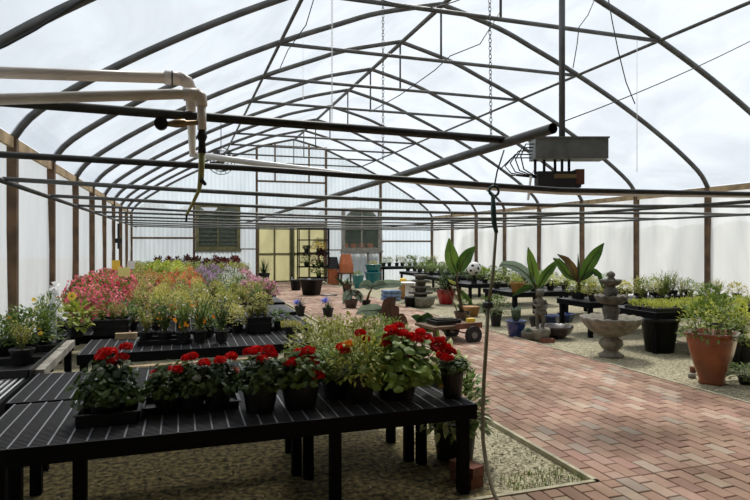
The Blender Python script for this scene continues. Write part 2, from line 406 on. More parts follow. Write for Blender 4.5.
# leaf-mould strip under the first benches (a real patch of earth): y < 3.9 and x < 2.3
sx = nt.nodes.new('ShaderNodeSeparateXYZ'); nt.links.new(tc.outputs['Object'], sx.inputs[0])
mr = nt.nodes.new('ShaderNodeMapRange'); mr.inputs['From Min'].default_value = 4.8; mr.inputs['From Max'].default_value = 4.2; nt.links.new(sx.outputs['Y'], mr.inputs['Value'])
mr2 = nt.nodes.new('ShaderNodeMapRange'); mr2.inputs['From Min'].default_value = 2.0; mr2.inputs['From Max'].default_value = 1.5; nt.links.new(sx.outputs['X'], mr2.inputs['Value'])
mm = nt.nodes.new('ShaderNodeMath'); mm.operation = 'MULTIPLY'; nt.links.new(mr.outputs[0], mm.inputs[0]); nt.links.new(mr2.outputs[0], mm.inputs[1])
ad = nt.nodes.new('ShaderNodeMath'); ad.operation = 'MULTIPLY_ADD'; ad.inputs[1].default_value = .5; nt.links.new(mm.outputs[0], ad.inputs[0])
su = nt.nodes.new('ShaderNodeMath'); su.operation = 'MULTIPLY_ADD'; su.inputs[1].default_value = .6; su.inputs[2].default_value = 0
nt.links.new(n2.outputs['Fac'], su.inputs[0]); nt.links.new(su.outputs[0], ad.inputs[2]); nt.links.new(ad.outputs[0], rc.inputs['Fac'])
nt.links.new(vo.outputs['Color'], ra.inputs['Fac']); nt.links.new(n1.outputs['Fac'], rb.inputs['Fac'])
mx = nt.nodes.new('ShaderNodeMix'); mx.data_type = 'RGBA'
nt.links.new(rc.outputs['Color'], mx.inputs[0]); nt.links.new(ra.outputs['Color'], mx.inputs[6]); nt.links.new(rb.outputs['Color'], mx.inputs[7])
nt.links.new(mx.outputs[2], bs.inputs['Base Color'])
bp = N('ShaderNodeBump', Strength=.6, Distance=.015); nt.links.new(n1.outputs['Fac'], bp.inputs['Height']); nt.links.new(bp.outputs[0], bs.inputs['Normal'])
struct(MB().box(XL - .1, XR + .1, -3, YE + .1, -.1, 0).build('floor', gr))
grass = mat('outdoor_ground', (.26, .24, .21), .95, var=.3, scale=2)
b = MB()
b.box(-40, 60, -40, 70, -.16, -.11)
struct(b.build('ground_outside', grass))
# brick path, every brick laid
brm = bpy.data.materials.new('path_bricks'); brm.use_nodes = True; nt = brm.node_tree; bs = nt.nodes['Principled BSDF']; bs.inputs['Roughness'].default_value = .8
at = nt.nodes.new('ShaderNodeAttribute'); at.attribute_name = 'tone'
r = nt.nodes.new('ShaderNodeValToRGB'); e = r.color_ramp.elements
cols = [(0, (.30, .17, .12)), (.25, (.38, .22, .15)), (.5, (.46, .30, .21)), (.7, (.42, .235, .175)), (.85, (.52, .39, .29)), (1, (.33, .26, .21))]
e[0].position = 0; e[0].color = (*cols[0][1], 1); e[1].position = 1; e[1].color = (*cols[-1][1], 1)
for p_, c_ in cols[1:-1]:
    q = e.new(p_); q.color = (*c_, 1)
nt.links.new(at.outputs['Fac'], r.inputs['Fac'])
tc = nt.nodes.new('ShaderNodeTexCoord'); n1 = nt.nodes.new('ShaderNodeTexNoise'); n1.inputs['Scale'].default_value = 1.3; n1.inputs['Detail'].default_value = 6
n2 = nt.nodes.new('ShaderNodeTexNoise'); n2.inputs['Scale'].default_value = 45
nt.links.new(tc.outputs['Object'], n1.inputs[0]); nt.links.new(tc.outputs['Object'], n2.inputs[0])
r2 = nt.nodes.new('ShaderNodeValToRGB'); r2.color_ramp.elements[0].position = .38; r2.color_ramp.elements[0].color = (.46, .42, .32, 1); r2.color_ramp.elements[1].position = .62; r2.color_ramp.elements[1].color = (1, 1, 1, 1)
nt.links.new(n1.outputs['Fac'], r2.inputs['Fac'])
mu = nt.nodes.new('ShaderNodeMix'); mu.data_type = 'RGBA'; mu.blend_type = 'MULTIPLY'; mu.inputs[0].default_value = .8
nt.links.new(r.outputs['Color'], mu.inputs[6]); nt.links.new(r2.outputs['Color'], mu.inputs[7]); nt.links.new(mu.outputs[2], bs.inputs['Base Color'])
bp = nt.nodes.new('ShaderNodeBump'); bp.inputs['Strength'].default_value = .35; bp.inputs['Distance'].default_value = .004
nt.links.new(n2.outputs['Fac'], bp.inputs['Height']); nt.links.new(bp.outputs[0], bs.inputs['Normal'])
b = MB(); tones = []
BW, BL, G = .105, .21, .007
KX0, KX1, KY = 2.45, 4.93, 2.98
def lay(x0, x1, y0, y1):
    nx = int(round((x1 - x0) / BW))
    for i in range(nx):
        xa = x0 + i * BW; y = y0 - (BL / 2 if i % 2 else 0)
        while y < y1:
            ya, yb = max(y, y0), min(y + BL, y1)
            if yb - ya > .03:
                t = rnd.random(); h = .004 * rnd.random(); dx = rnd.uniform(-.0015, .0015)
                X0, X1, Ya, Yb, Z = xa + G / 2 + dx, xa + BW - G / 2 + dx, ya + G / 2, yb - G / 2, .028 + h
                k = .004; n = len(b.v)
                b.v += [(X0, Ya, 0), (X1, Ya, 0), (X1, Yb, 0), (X0, Yb, 0), (X0, Ya, Z - k), (X1, Ya, Z - k), (X1, Yb, Z - k), (X0, Yb, Z - k),
                        (X0 + k, Ya + k, Z), (X1 - k, Ya + k, Z), (X1 - k, Yb - k, Z), (X0 + k, Yb - k, Z)]
                for f in ((0, 1, 5, 4), (1, 2, 6, 5), (2, 3, 7, 6), (3, 0, 4, 7), (4, 5, 9, 8), (5, 6, 10, 9), (6, 7, 11, 10), (7, 4, 8, 11), (8, 9, 10, 11)):
                    b.f.append(tuple(n + q for q in f)); b.m.append(0); tones.append(t)
            y += BL
lay(KX0, KX1, KY, YE - .1); lay(.35, 7.1, 1.2, KY)
o = struct(b.build('brick_path', brm))
at_ = o.data.attributes.new('tone', 'FLOAT', 'FACE'); at_.data.foreach_set('value', tones)
sand = mat('joint_sand', (.06, .045, .03), .95, var=.2, scale=40)
struct(MB().box(KX0, KX1, KY - .01, YE - .1, .0, .014).box(.35, 7.1, 1.2, KY, 0, .014).build('path_bed', sand))
kb = M['kerb']
struct(MB().box(KX0 - .03, KX0, KY, YE, 0, .036).box(.35, KX0, KY, KY + .03, 0, .036).build('kerb_left', kb))
struct(MB().box(KX1, KX1 + .03, KY, YE, 0, .04).build('kerb_right', kb))

# ---- roof trusses
am = M['steel']
def truss(y, idx):
    t = thing('roof_truss', 'curved steel roof truss, %s in line from the back wall' % ORD[idx], 'roof truss', (XC, y, 0), group='roof trusses')
    MB().tube([(x - XC, 0, z) for x, z in ARCH], .043, 8).build('arch', am, t, smooth=True)
    for n, zz, hw in (('collar_tie', 4.5, 2.66),):
        MB().tube([(-hw, 0, zz), (hw, 0, zz)], .030, 6).build(n, am, t, smooth=True)
    MB().tube([(0, 0, 4.5), (0, 0, H0 + 3.93)], .018, 6).build('king_post', am, t, smooth=True)
for k, y in enumerate(YG): truss(y, k + 1)
def pipe(name, label, cat, pts, r, m, seg=10, smooth=True, group=None):
    o = MB().tube(pts, r, seg).build(name, m, smooth=smooth); return tag(o, label, cat, group)
pipe('ridge_purlin', 'dark steel ridge pipe running along the roof peak', 'roof pipe', [(XC, Y0, H0 + 3.90), (XC, YE, H0 + 3.90)], .04, am)
pipe('roof_purlin', 'long roof pipe joining the left ends of the collar ties', 'roof pipe', [(XC - 2.66, Y0, 4.5), (XC - 2.66, YE, 4.5)], .025, am)
pipe('roof_purlin', 'long roof pipe joining the right ends of the collar ties', 'roof pipe', [(XC + 2.66, Y0, 4.5), (XC + 2.66, YE, 4.5)], .025, am)

# ---- the grid of pipes at head height
gp = M['steel_mid']
ZP = H0 + .56
pipe('side_pipe', 'long grey pipe running back beside the left wall posts', 'pipe', [(-1.48, 3.2, ZP - .02), (-1.48, YE - .1, ZP + .0)], .024, gp)
pipe('side_pipe', 'long grey pipe running back beside the right wall posts', 'pipe', [(9.55, 3.2, 2.0), (9.55, YE - .1, 2.02)], .024, gp)
pipe('side_pipe', 'long grey pipe running back above the right-hand benches', 'pipe', [(6.3, 4.4, 1.98), (6.3, YE - .1, 2.05)], .022, gp)
dp = [P(553, 128.3, X=1.75), P(245, 223, X=1.75)]
o = MB().tube([dp[0], dp[1]], .027, 14, caps=False).tube([dp[0], dp[1]], .021, 14, caps=False).build('long_pipe', M['steel_mid'], smooth=True)
tag(o, 'long open-ended dark pipe running from upper right back towards the doors', 'pipe')
def atY(u, v, Y): return P(u, v, Y=Y)
a = atY(0, 101.5, 2.92); c = atY(250, 120.5, 2.92); d = atY(506, 140, 2.92); left = a + (a - c) * .35
pipe('cross_pipe', 'thick black pipe across the front, under the two white water pipes', 'pipe', [left, a, c, d + (d - c) * .03], .022, M['steel_dark'], 12)
a = atY(0, 154.5, 4.05); c = atY(250, 168.4, 4.05); d = atY(560, 190, 4.05); e_ = atY(750, 194, 4.05); f_ = e_ + (e_ - d) * 1.2
pipe('cross_pipe', 'black cross pipe just below the white water pipe line', 'pipe', [(-1.48, 4.05, ZP), a, c, d, e_, f_], .021, M['steel_dark'], 10)
ys = [5.87, 7.77, 9.65, 11.55, 13.45, 15.35, 17.25, 19.1, 20.9]
for k, y in enumerate(ys):
    n = 8; pts = []
    for i in range(n + 1):
        t = i / n; x = -1.48 + (9.55 + 1.48) * t
        pts.append((x, y, ZP + (2.0 - ZP) * t - .09 * math.sin(PI * min(t * 1.2, 1)) * (1 if k < 3 else .4)))
    pipe('cross_pipe', 'grey cross pipe at head height, %s behind the black ones' % ORD[k + 1], 'pipe', pts, .021 if k < 2 else .019, gp, 8, group='cross pipes')

# ---- white water pipes upper left
wp = M['pvc']
p1 = atY(-60, 70.5, 2.62); p2 = atY(172, 78, 2.62); p3 = atY(180, 86, 2.75)
far = P(192, 153, X=p3.x + .0); far = atY(192.5, 153, 4.6)
t = thing('water_pipe', 'upper white water pipe with an elbow turning back over the first pipes', 'water pipe', p2)
MB().tube([p1 - p2, Vector((0, 0, 0))], .0235, 14).build('pipe_run', wp, t, smooth=True)
MB().tube([Vector((-.03, 0, 0)), Vector((.035, 0, 0))], .029, 14).tube([Vector((.03, 0, 0)), Vector((.062, .03, -.004)), Vector((.075, .08, -.02))], .027, 14).build('elbow', wp, t, smooth=True)
st_ = Vector((.075, .07, -.02))
MB().tube([st_, far - p2], .0235, 12).build('pipe_return', wp, t, smooth=True)
MB().tube([Vector((-.002, 0, 0)), Vector((.004, 0, 0))], .031, 14).build('collar', M['steel_dark'], t)
# long run across
pts = [far + Vector((-.02, 0, -.005)), atY(230, 159.5, 4.6), atY(300, 168.5, 4.6), atY(387, 179, 4.6), atY(470, 187, 4.6), atY(560, 192.8, 4.6), atY(660, 195, 4.6), atY(750, 196, 4.6)]
pts.append(pts[-1] + (pts[-1] - pts[-2]) * 1.6)
pipe('water_pipe', 'long slim white water pipe crossing the whole greenhouse', 'water pipe', pts, [.024] * 3 + [.019] * (len(pts) - 3), M['pvc_white'], 12)
q1 = atY(-60, 101, 2.5); q2 = atY(178, 94, 2.5); q3 = atY(199, 94.5, 2.5); q4 = atY(201.5, 106, 2.5); q5 = atY(202, 130, 2.5)
t = thing('water_pipe', 'lower white water pipe with a tee, gauge and valve hanging down', 'water pipe', q3)
MB().tube([q1 - q3, q2 - q3, Vector((-.01, 0, 0))], .021, 14).build('pipe_run', wp, t, smooth=True)
MB().tube([q2 - q3 + Vector((.02, 0, 0)), Vector((0, 0, 0))], .026, 14).build('tee', wp, t, smooth=True)
MB().tube([Vector((-.008, 0, .0)), Vector((.008, 0, -.008)), q4 - q3], .024, 14).build('elbow', wp, t, smooth=True)
MB().tube([q4 - q3, q5 - q3], .018, 12).build('drop_pipe', wp, t, smooth=True)
v1 = atY(202, 130, 2.5) - q3; v2 = atY(202, 153, 2.5) - q3
MB().tube([v1, v1 * .7 + v2 * .3, v2 * .5 + v1 * .5, v2], [.014, .022, .014, .017], 10).build('valve', M['black_rub'], t, smooth=True)
g1 = atY(200, 122.5, 2.5) - q3; g2 = atY(166, 124, 2.5) - q3
MB().tube([g1, g1 * .6 + g2 * .4, g1 * .55 + g2 * .45, g1 * .3 + g2 * .7, g2], [.010, .010, .017, .017, .009], 10).build('side_fitting', M['brass'], t, smooth=True)
gc = atY(161, 123.5, 2.5) - q3
MB().tube([gc + Vector((0, .015, 0)), gc + Vector((0, -.015, 0))], .026, 18).build('gauge', M['steel_dark'], t)
gq = [atY(202, 153, 2.5), atY(201, 178, 2.5), atY(199, 190, 2.55), atY(193, 203, 2.6), atY(187, 214, 2.65)]
o = MB().tube(gq, [.013, .012, .008, .007, .006], 8).build('hose_tail', M['hose_yel'], smooth=True)
tag(o, 'short yellow-green hose hanging from the valve of the white pipe', 'hose')
o = MB().tube([atY(201, 180, 2.49), atY(206, 185, 2.49)], [.011, .006], 8).build('hose_clip', M['black_rub']); tag(o, 'small black clip on the yellow-green hose tail', 'clip')
o = MB().tube([atY(187, 213, 2.65), atY(186, 222, 2.65)], .005, 6).build('hose_nozzle', M['black_rub']); tag(o, 'thin black nozzle at the tip of the yellow-green hose', 'nozzle')

# ---- electrical box on its conduit
t = thing('valve_box', 'grey metal valve box hanging on a vertical conduit', 'electrical box', P(562, 158, Y=4.98))
C0 = t.location.copy()
sc_ = mpp(C0)
MB().tube([Vector((0, 0, .1)), Vector((0, 0, 4.5 - C0.z))], .032, 10).build('conduit', M['steel'], t, smooth=True)
xw = Vector((CT, -ST, 0))  # sideways; the box faces the camera roughly
Mx = Matrix.Rotation(-.32, 4, 'Z')
MB().box(-.30, .42, -.12, .12, -.02, .18, Mx).build('box', M['tin'], t)
MB().box(-.31, .43, -.13, .13, .18, .195, Mx).build('lid', M['tin'], t)
for k, x in enumerate((-.27, -.18, -.07, .0, .07)):
    MB().tube([Mx @ Vector((x, 0, -.02)), Mx @ Vector((x, 0, -.16))], .014, 8).build('connector', M['black_rub'], t)
MB().box(-.26, .17, -.07, .07, -.30, -.14, Mx).build('valve_block', M['black_rub'], t)
MB().box(.12, .20, -.075, .075, -.27, -.12, Mx).build('brown_coil', mat('coil_brown', (.10, .035, .02), .6), t)
MB().box(-.10, .12, -.076, -.07, -.21, -.17, Mx).build('brass_plate', M['brass'], t)
for k in range(9):
    x = -.24 + k * .05; MB().tube([Mx @ Vector((x, -.02, -.30)), Mx @ Vector((x, -.02, -.345))], .010, 6).build('nozzle', M['white_plastic'] if k % 2 else M['black_rub'], t)
for k in range(5):
    a0 = Mx @ Vector((-.30, -.06 + k * .03, .13 - k * .03)); w_ = .10 + .035 * k
    pts = [a0, a0 + Mx @ Vector((-w_ * .8, 0, 0)), a0 + Mx @ Vector((-w_ * 1.3, 0, -.12)), a0 + Mx @ Vector((-w_, 0, -.25 + .02 * k)), Mx @ Vector((-.24, 0, -.2))]
    MB().tube(pts, .007, 6).build('wire', M['black_rub'], t, smooth=True)
o = MB().tube([atY(531, 176, 4.9), atY(528, 200, 4.9)], .012, 6).build('marker_stick', M['white_plastic']); tag(o, 'short pale stick hanging left of the valve box', 'stick')
o = MB().tube([atY(531, 176, 4.9), atY(535, 168, 4.93), Mx @ Vector((-.22, 0, -.22)) + C0], .003, 5).build('cord', M['black_rub']); tag(o, 'fine black thread holding the pale stick to the valve block', 'cord')

# ---- cords and chains
def cord(name, label, pts, r=.0035, m=None): return pipe(name, label, 'cord', pts, r, m or M['steel_dark'], 5)
def sag(a, b_, s, n=8): return [a.lerp(b_, i / n) - Vector((0, 0, s * 4 * (i / n) * (1 - i / n))) for i in range(n + 1)]
cord('cord', 'black cord running from the vertical conduit up to the right roof', sag(atY(565, 121, 4.98), atY(790, 20, 5.6), .06), .006)
cord('cord', 'black cord hanging in a loop below the upper right truss', [atY(607, -10, 6), atY(612, 20, 6), atY(618, 50, 6), atY(626, 82, 6), atY(635, 104, 6)], .007)
cord('cord', 'thin cord dangling from the collar tie right of the conduit', [atY(596, -4, 6), atY(588, 15, 6), atY(579, 27, 6), atY(577, 45, 6), atY(573, 68, 6)], .006)
cord('cord', 'pale string hanging straight down below the collar tie end', [atY(637, 40, 6.84), atY(637, 110, 6.84), atY(637, 172, 6.84)], .004, M['white_plastic'])
cord('cord', 'sagging wire strung under the roof near the ridge', sag(atY(335, -20, 5), atY(430, 8, 5.5), .06) + sag(atY(430, 8, 5.5), atY(505, -25, 5), .05)[1:], .006)
cord('cord', 'thin wire curving down across the middle of the roof', [atY(500, 12, 7), atY(480, 44, 7), atY(450, 56, 7), atY(435, 70, 7.5), atY(400, 95, 8), atY(370, 112, 9)], .007)
cord('cord', 'slack wire crossing the left end of the far collar ties', [atY(315, -5, 6.5), atY(306, 25, 6.5), atY(288, 50, 7.5), atY(280, 68, 8)], .006)
def chain(label, a, b_, L=.034, m=None):
    d = b_ - a; n = max(2, int(d.length / (L * .78))); mb = MB()
    for i in range(n):
        c = a.lerp(b_, (i + .5) / n); ax = Vector((1, 0, 0)) if i % 2 else Vector((0, 1, 0)); pts = []
        for k in range(9):
            tt = 2 * PI * k / 8; pts.append(c + ax * (L * .28 * math.cos(tt)) + Vector((0, 0, L * .5 * math.sin(tt))))
        mb.tube(pts, L * .075, 4, caps=False)
    return tag(mb.build('chain', m or M['steel_mid']), label, 'chain')
top = Vector((1.72, 3.0, 2.13))
chain('steel chain holding up the junction of the two big pipes', Vector((1.735, 3.05, 2.05)), Vector((1.735, 3.1, 4.45)), .030)
chain('thin chain hanging from the roof left of centre', atY(332, 128, 6.9), atY(332, -30, 6.9), .04, M['white_plastic'])
chain('thin chain hanging from the roof in the centre', atY(383, 160, 6.9), atY(383, -30, 6.9), .05)
chain('far short chain left of the other two roof chains', atY(303, 100, 12.6), atY(303, 40, 12.6), .05, M['white_plastic'])

rp = [(x, z) for x, z in ARCH if x < XC - 1.5]
o = MB().tube([Vector((x + .03, YG[9] - .055 + .02 * math.sin(i * 1.3), z - .02 + .03 * math.sin(i * .9))) for i, (x, z) in enumerate(rp)], .012, 6).build('cable', M['black_rub'], smooth=True); tag(o, 'black cable strapped along the nearest roof arch on the left', 'cable')
o = MB().tube([(XL + .12, 16.4, 2.0), (XL + .12, 16.4, 1.35)], .03, 8).box(XL + .02, XL + .2, 16.36, 16.44, 1.5, 1.62).build('wall_fixture', M['black_rub']); tag(o, 'small black fitting hanging on the left wall far back', 'fitting')
# ---- hanging watering wand and hose
W = Vector((1.72, 3.06, 0)); 
def wv(u, v): return P(u, v, Y=3.1)
cord('cord', 'black cord tying the watering wand to the big pipe', [wv(504, 150), wv(497, 172), wv(494, 188)], .005)
t = thing('watering_wand', 'watering wand hanging upright with green head and black knob', 'watering wand', wv(488, 305))
L0 = t.location.copy()
MB().tube([wv(493, 196) - L0, wv(493.5, 212) - L0, wv(494, 222) - L0, wv(496.5, 233) - L0], [.012, .017, .016, .012], 10).build('grip', M['hose_green'], t, smooth=True)
loop = [Vector((math.cos(k * PI / 6) * .032, 0, math.sin(k * PI / 6) * .03)) + wv(494, 191) - L0 for k in range(13)]
MB().tube(loop, .008, 8, caps=False).build('hanging_loop', M['hose_green'], t, smooth=True)
MB().tube([wv(496, 232) - L0, wv(493, 275) - L0, wv(488.5, 303) - L0], .0095, 10).build('shaft', M['hose'], t, smooth=True)
MB().lathe([(.012, -.02), (.03, -.015), (.034, 0), (.03, .015), (.012, .02)], 16).build('knob', M['black_rub'], t, smooth=True)
hp = [wv(488, 309), wv(486.5, 340), wv(484, 380), wv(482.5, 415), P(483, 440, Y=3.05), P(487, 470, Y=2.95), P(494, 494, Y=2.85), P(505, 515, Y=2.75), P(560, 540, Y=2.55)]
pipe('hose', 'pale olive garden hose dropping from the wand to the floor', 'hose', hp, .0115, M['hose'], 10)

# ---- circulation fan
fp = atY(221, 161, 13.9); R_ = .31
t = thing('fan', 'round caged fan hanging under the roof on the left', 'fan', fp)
mb = MB()
for yy in (-.07, .07):
    for rr in (.08, .16, .24, .31): mb.tube([Vector((rr * math.cos(k * PI / 12), yy * (1 if rr < .3 else .4), rr * math.sin(k * PI / 12))) for k in range(25)], .006, 4, caps=False)
    for k in range(16): mb.tube([Vector((0, yy * 1.1, 0)), Vector((R_ * math.cos(k * PI / 8), yy * .4, R_ * math.sin(k * PI / 8)))], .004, 4)
mb.build('cage', M['steel_dark'], t)
mb = MB()
for k in range(4):
    a = k * PI / 2 + .4; mb.quad((.04 * math.cos(a), -.02, .04 * math.sin(a)), (.26 * math.cos(a - .3), -.03, .26 * math.sin(a - .3)), (.27 * math.cos(a + .3), .02, .27 * math.sin(a + .3)), (.05 * math.cos(a + .9), .02, .05 * math.sin(a + .9)))
mb.build('blades', M['steel_mid'], t)
MB().tube([Vector((0, -.09, 0)), Vector((0, .12, 0))], .07, 12).build('motor', M['steel_mid'], t)
MB().tube([Vector((0, 0, .3)), Vector((0, 0, arch_z(fp.x - XC) - fp.z))], .01, 6).build('hanger', M['steel_dark'], t)

# ------------------------------------------------------------------ BENCHES
BT = .54
def bench(label, x0, x1, y0, y1, z=BT, legs=None, deck='rails', group=None, beamh=.075, lw=.06, xl=None, rail_until=None):
    ox, oy = x0, y0
    t = thing('plant_bench', label, 'bench', (ox, oy, 0), group=group)
    W_, D_ = x1 - x0, y1 - y0
    fm = M['bench_frame']
    MB().box(0, W_, 0, .035, z - beamh - .015, z - .004).box(0, W_, D_ - .035, D_, z - beamh - .015, z - .004).box(0, .035, .035, D_ - .035, z - beamh - .015, z - .004).box(W_ - .035, W_, .035, D_ - .035, z - beamh - .015, z - .004).build('frame', fm, t)
    mb = MB()
    if deck == 'rails':
        n = int(D_ / .021)
        for i in range(n): y = .003 + (D_ - .006) * i / n; mb.box(.002, W_ - .002, y, y + .0075, z - .014, z - .002)
        mb.mi = 1; n = int(W_ / .084)
        for i in range(n + 1): x = .008 + i * .084; mb.box(x, x + .008, .004, D_ - .004, z - .012, z + .001)
        mb.build('deck', [M['bench_deck'], M['rail']], t)
    elif deck == 'rods':
        n = int(W_ / .042)
        for i in range(n + 1): mb.box(i * .04, i * .04 + .012, 0, D_, z - .010, z)
        mb.build('deck', [M['rod']], t)
    else:
        mb.box(0, W_, 0, D_, z - .015, z).build('deck', [M['bench_deck']], t)
    for (lx, ly) in (legs or [(.05, .05), (W_ - .05, .05), (.05, D_ - .05), (W_ - .05, D_ - .05)]):
        MB().box(lx - lw / 2, lx + lw / 2, ly - lw / 2, ly + lw / 2, 0, z - .015).build('leg', fm, t)
    return t
FX0, FX1 = -.95, 1.68
bench('black slatted bench nearest the camera with red geraniums on it', FX0, FX1, 3.12, 3.98,
      legs=[(.13, .08), (-.10 + .95 - .37, .06), (1.77, .06), (2.56, .05), (.1, .5), (1.72, .55), (1.66, .63), (2.50, .55), (2.44, .63), (.13, .83)])
bench('black slatted bench directly behind the nearest geranium bench', -1.0, 1.62, 4.02, 4.86,
      legs=[(.14, .32), (1.74, .15), (2.50, .12), (.06, .78), (1.74, .78), (2.5, .78)])
bench('half-bare black slatted bench behind the first two benches', -.85, 1.15, 5.56, 6.40)
bench('pale rod-topped bench against the left wall', -1.55, -1.03, 3.5, 6.6, deck='rods')
t_ = tag(MB().bar((-1.0, 4.9, .53), (-.98, 6.1, .56), .07, .06).build('timber_rail', M['timber_grey']), 'weathered timber rail along the edge of the pale rod bench', 'timber')
tag(MB().tube([(-.62, 5.15, .47), (-.2, 5.15, .475), (.3, 5.16, .48), (.62, 5.16, .48)], .026, 8).build('timber_pole', M['timber_pale']), 'peeled pale pole lying in the gap before the half-bare bench', 'pole')
for x, y, h, l in ((-.62, 5.15, .335, 'pale'), (.5, 5.15, .36, 'far')):
    pass
tag(MB().box(.5, .56, 5.12, 5.18, 0, .455).build('pole_support', M['timber']), 'short brown stake under the right end of the peeled pale pole', 'stake')
tag(MB().box(-.66, -.60, 5.12, 5.18, 0, .445).build('pole_support', M['timber']), 'short brown stake under the left end of the peeled pale pole', 'stake')
tag(MB().box(-.62, -.42, 6.3, 6.37, .541, .60).build('timber_offcut', M['timber_pale']), 'short pale timber offcut at the back of the half-bare bench', 'timber')
tag(MB().box(-.83, -.62, 5.0, 5.2, 0, .22).build('wooden_crate', M['ochre']), 'small ochre wooden box on the ground behind the second bench', 'box')
ROWS = []
yy = 6.72; k = 0
while yy < 21.3:
    d = 1.0; x1 = 1.45 + .055 * (yy - 6.7)
    ROWS.append((yy, yy + d, -1.5, x1)); yy += d + (.38 if k < 2 else .42); k += 1
for i, (a, c, x0, x1) in enumerate(ROWS):
    bench('long planted bench, %s row counted back from the half-bare bench' % ORD[i + 1], x0, x1, a, c, deck='rails' if i == 0 else 'solid')
RB = [(6.05, 8.7, 6.25, 7.2), (6.1, 8.7, 7.65, 8.5), (5.95, 8.7, 9.6, 10.8), (6.2, 8.7, 11.9, 13.1), (6.6, 8.7, 14.3, 15.6), (6.9, 8.7, 16.8, 18.2)]
for i, (x0, x1, y0, y1) in enumerate(RB):
    bench('black bench along the right wall, %s from the camera end' % ORD[i + 1], x0, x1, y0, y1, z=.56, deck='solid', legs=[(.06, .06), (1.2, .06), (2.5, .06), (.06, y1 - y0 - .06), (1.2, y1 - y0 - .06), (2.5, y1 - y0 - .06)])
bench('low black bench across the back right corner', 7.0, 9.5, 20.2, 21.2, z=.62, deck='solid')

# ------------------------------------------------------------------ PLANT MESHES
CACHE = {}
def dome(R, H, zb=0):
    a = rnd.random() * 2 * PI; u = rnd.random(); ph = math.acos(1 - u * 1.05) if u < .95 else PI / 2
    q = .55 + .45 * rnd.random() ** .5
    n = Vector((math.sin(ph) * math.cos(a), math.sin(ph) * math.sin(a), math.cos(ph)))
    return Vector((n.x * R * q, n.y * R * q, zb + n.z * H * q)), n
def rv(s=1): return Vector((rnd.uniform(-s, s), rnd.uniform(-s, s), rnd.uniform(-s, s)))
def stems(mb, n, R, H, r=.003, base=.03):
    for _ in range(n):
        p, nn = dome(R * .8, H * .8); mb.tube([Vector((p.x * base / R, p.y * base / R, 0)), Vector((p.x * .45, p.y * .45, p.z * .6)), p], [r, r * .8, r * .5], 4, caps=False)
def fol(kind, var=0):
    key = ('f', kind, var)
    if key in CACHE: return CACHE[key]
    mb = MB()
    if kind == 'geranium':
        stems(mb, 12, .13, .16, .004); mb.mi = 1
        for _ in range(420):
            p, n = dome(.15, .18, .0); p = p * rnd.uniform(.85, 1.2); mb.disc(p, n + rv(.8) + Vector((0, 0, .3)), rnd.uniform(.012, .023), 7, -.25)
    elif kind == 'bush':      # small soft leaves, dense
        stems(mb, 14, .14, .24, .003); mb.mi = 1
        for _ in range(330):
            p, n = dome(.15, .27); mb.blade(p, n + rv(.7), rnd.uniform(.03, .055), rnd.uniform(.012, .022), .5, 2)
    elif kind == 'dense':
        stems(mb, 14, .15, .22, .003); mb.mi = 1
        for _ in range(850):
            p, n = dome(.17, .22); p = p * rnd.uniform(.8, 1.12); mb.blade(p, n + rv(.9), rnd.uniform(.02, .038), rnd.uniform(.009, .016), .5, 2)
    elif kind == 'airy':
        for _ in range(34):
            a = rnd.random() * 2 * PI; R = rnd.uniform(.02, .16); H = rnd.uniform(.16, .36); mb.mi = 0
            pts = [Vector((math.cos(a) * R * q ** 1.4 + rnd.uniform(-.01, .01), math.sin(a) * R * q ** 1.4 + rnd.uniform(-.01, .01), H * q)) for q in (0, .33, .66, 1)]
            mb.tube(pts, [.0022, .002, .0016, .001], 3, caps=False); mb.mi = 1
            for _ in range(9):
                q = rnd.uniform(.25, 1); i = min(2, int(q * 3)); p = pts[i].lerp(pts[i + 1], q * 3 - i)
                mb.blade(p, rv(1) + Vector((0, 0, .5)), rnd.uniform(.03, .06), rnd.uniform(.007, .014), .4, 2)
    elif kind == 'broad':
        stems(mb, 12, .17, .28, .004); mb.mi = 1
        for _ in range(95):
            p, n = dome(.17, .30); mb.blade(p, n + rv(.5), rnd.uniform(.08, .13), rnd.uniform(.04, .06), .7, 3, fold=.25)
    elif kind == 'spiky':
        mb.mi = 1
        for _ in range(90):
            a = rnd.random() * 2 * PI; e = rnd.uniform(.15, 1.4)
            mb.blade((0, 0, .02), (math.cos(a) * math.cos(e), math.sin(a) * math.cos(e), math.sin(e)), rnd.uniform(.2, .36), .016, .35, 4, prof=lambda t: 1 - t * .9)
    elif kind == 'low':      # flat tray of plugs
        mb.mi = 1
        for _ in range(330):
            p = Vector((rnd.uniform(-.26, .26), rnd.uniform(-.13, .13), rnd.uniform(.0, .07))); mb.blade(p, rv(.8) + Vector((0, 0, 1)), rnd.uniform(.03, .05), rnd.uniform(.010, .018), .4, 2)
    elif kind == 'variegated':
        stems(mb, 10, .2, .42, .005); mb.mi = 1
        for _ in range(240):
            p, n = dome(.20, .46); mb.blade(p, n + rv(.5), rnd.uniform(.08, .12), rnd.uniform(.035, .05), .8, 3, fold=.2)
    elif kind == 'shrub':
        stems(mb, 20, .3, .5, .006, .08); mb.mi = 1
        for _ in range(420):
            p, n = dome(.32, .55); mb.blade(p, n + rv(.6), rnd.uniform(.05, .09), rnd.uniform(.03, .045), .5, 2, fold=.2)
    elif kind == 'rosette':
        mb.mi = 1
        for k in range(38):
            a = k * 2.4; e = .1 + 1.2 * k / 38
            mb.blade((0, 0, .02), (math.cos(a) * math.cos(e), math.sin(a) * math.cos(e), math.sin(e)), .16 - .05 * k / 38, .05, .1, 3, fold=.3)
    CACHE[key] = mb; return mb
def folmesh(kind, var, lm):
    key = ('fm', kind, var, lm)
    if key not in CACHE:
        st = rnd.getstate(); mb = fol(kind, var); CACHE[key] = mb.mesh('foliage_' + kind, [M['stem'], M[lm]])
    return CACHE[key]
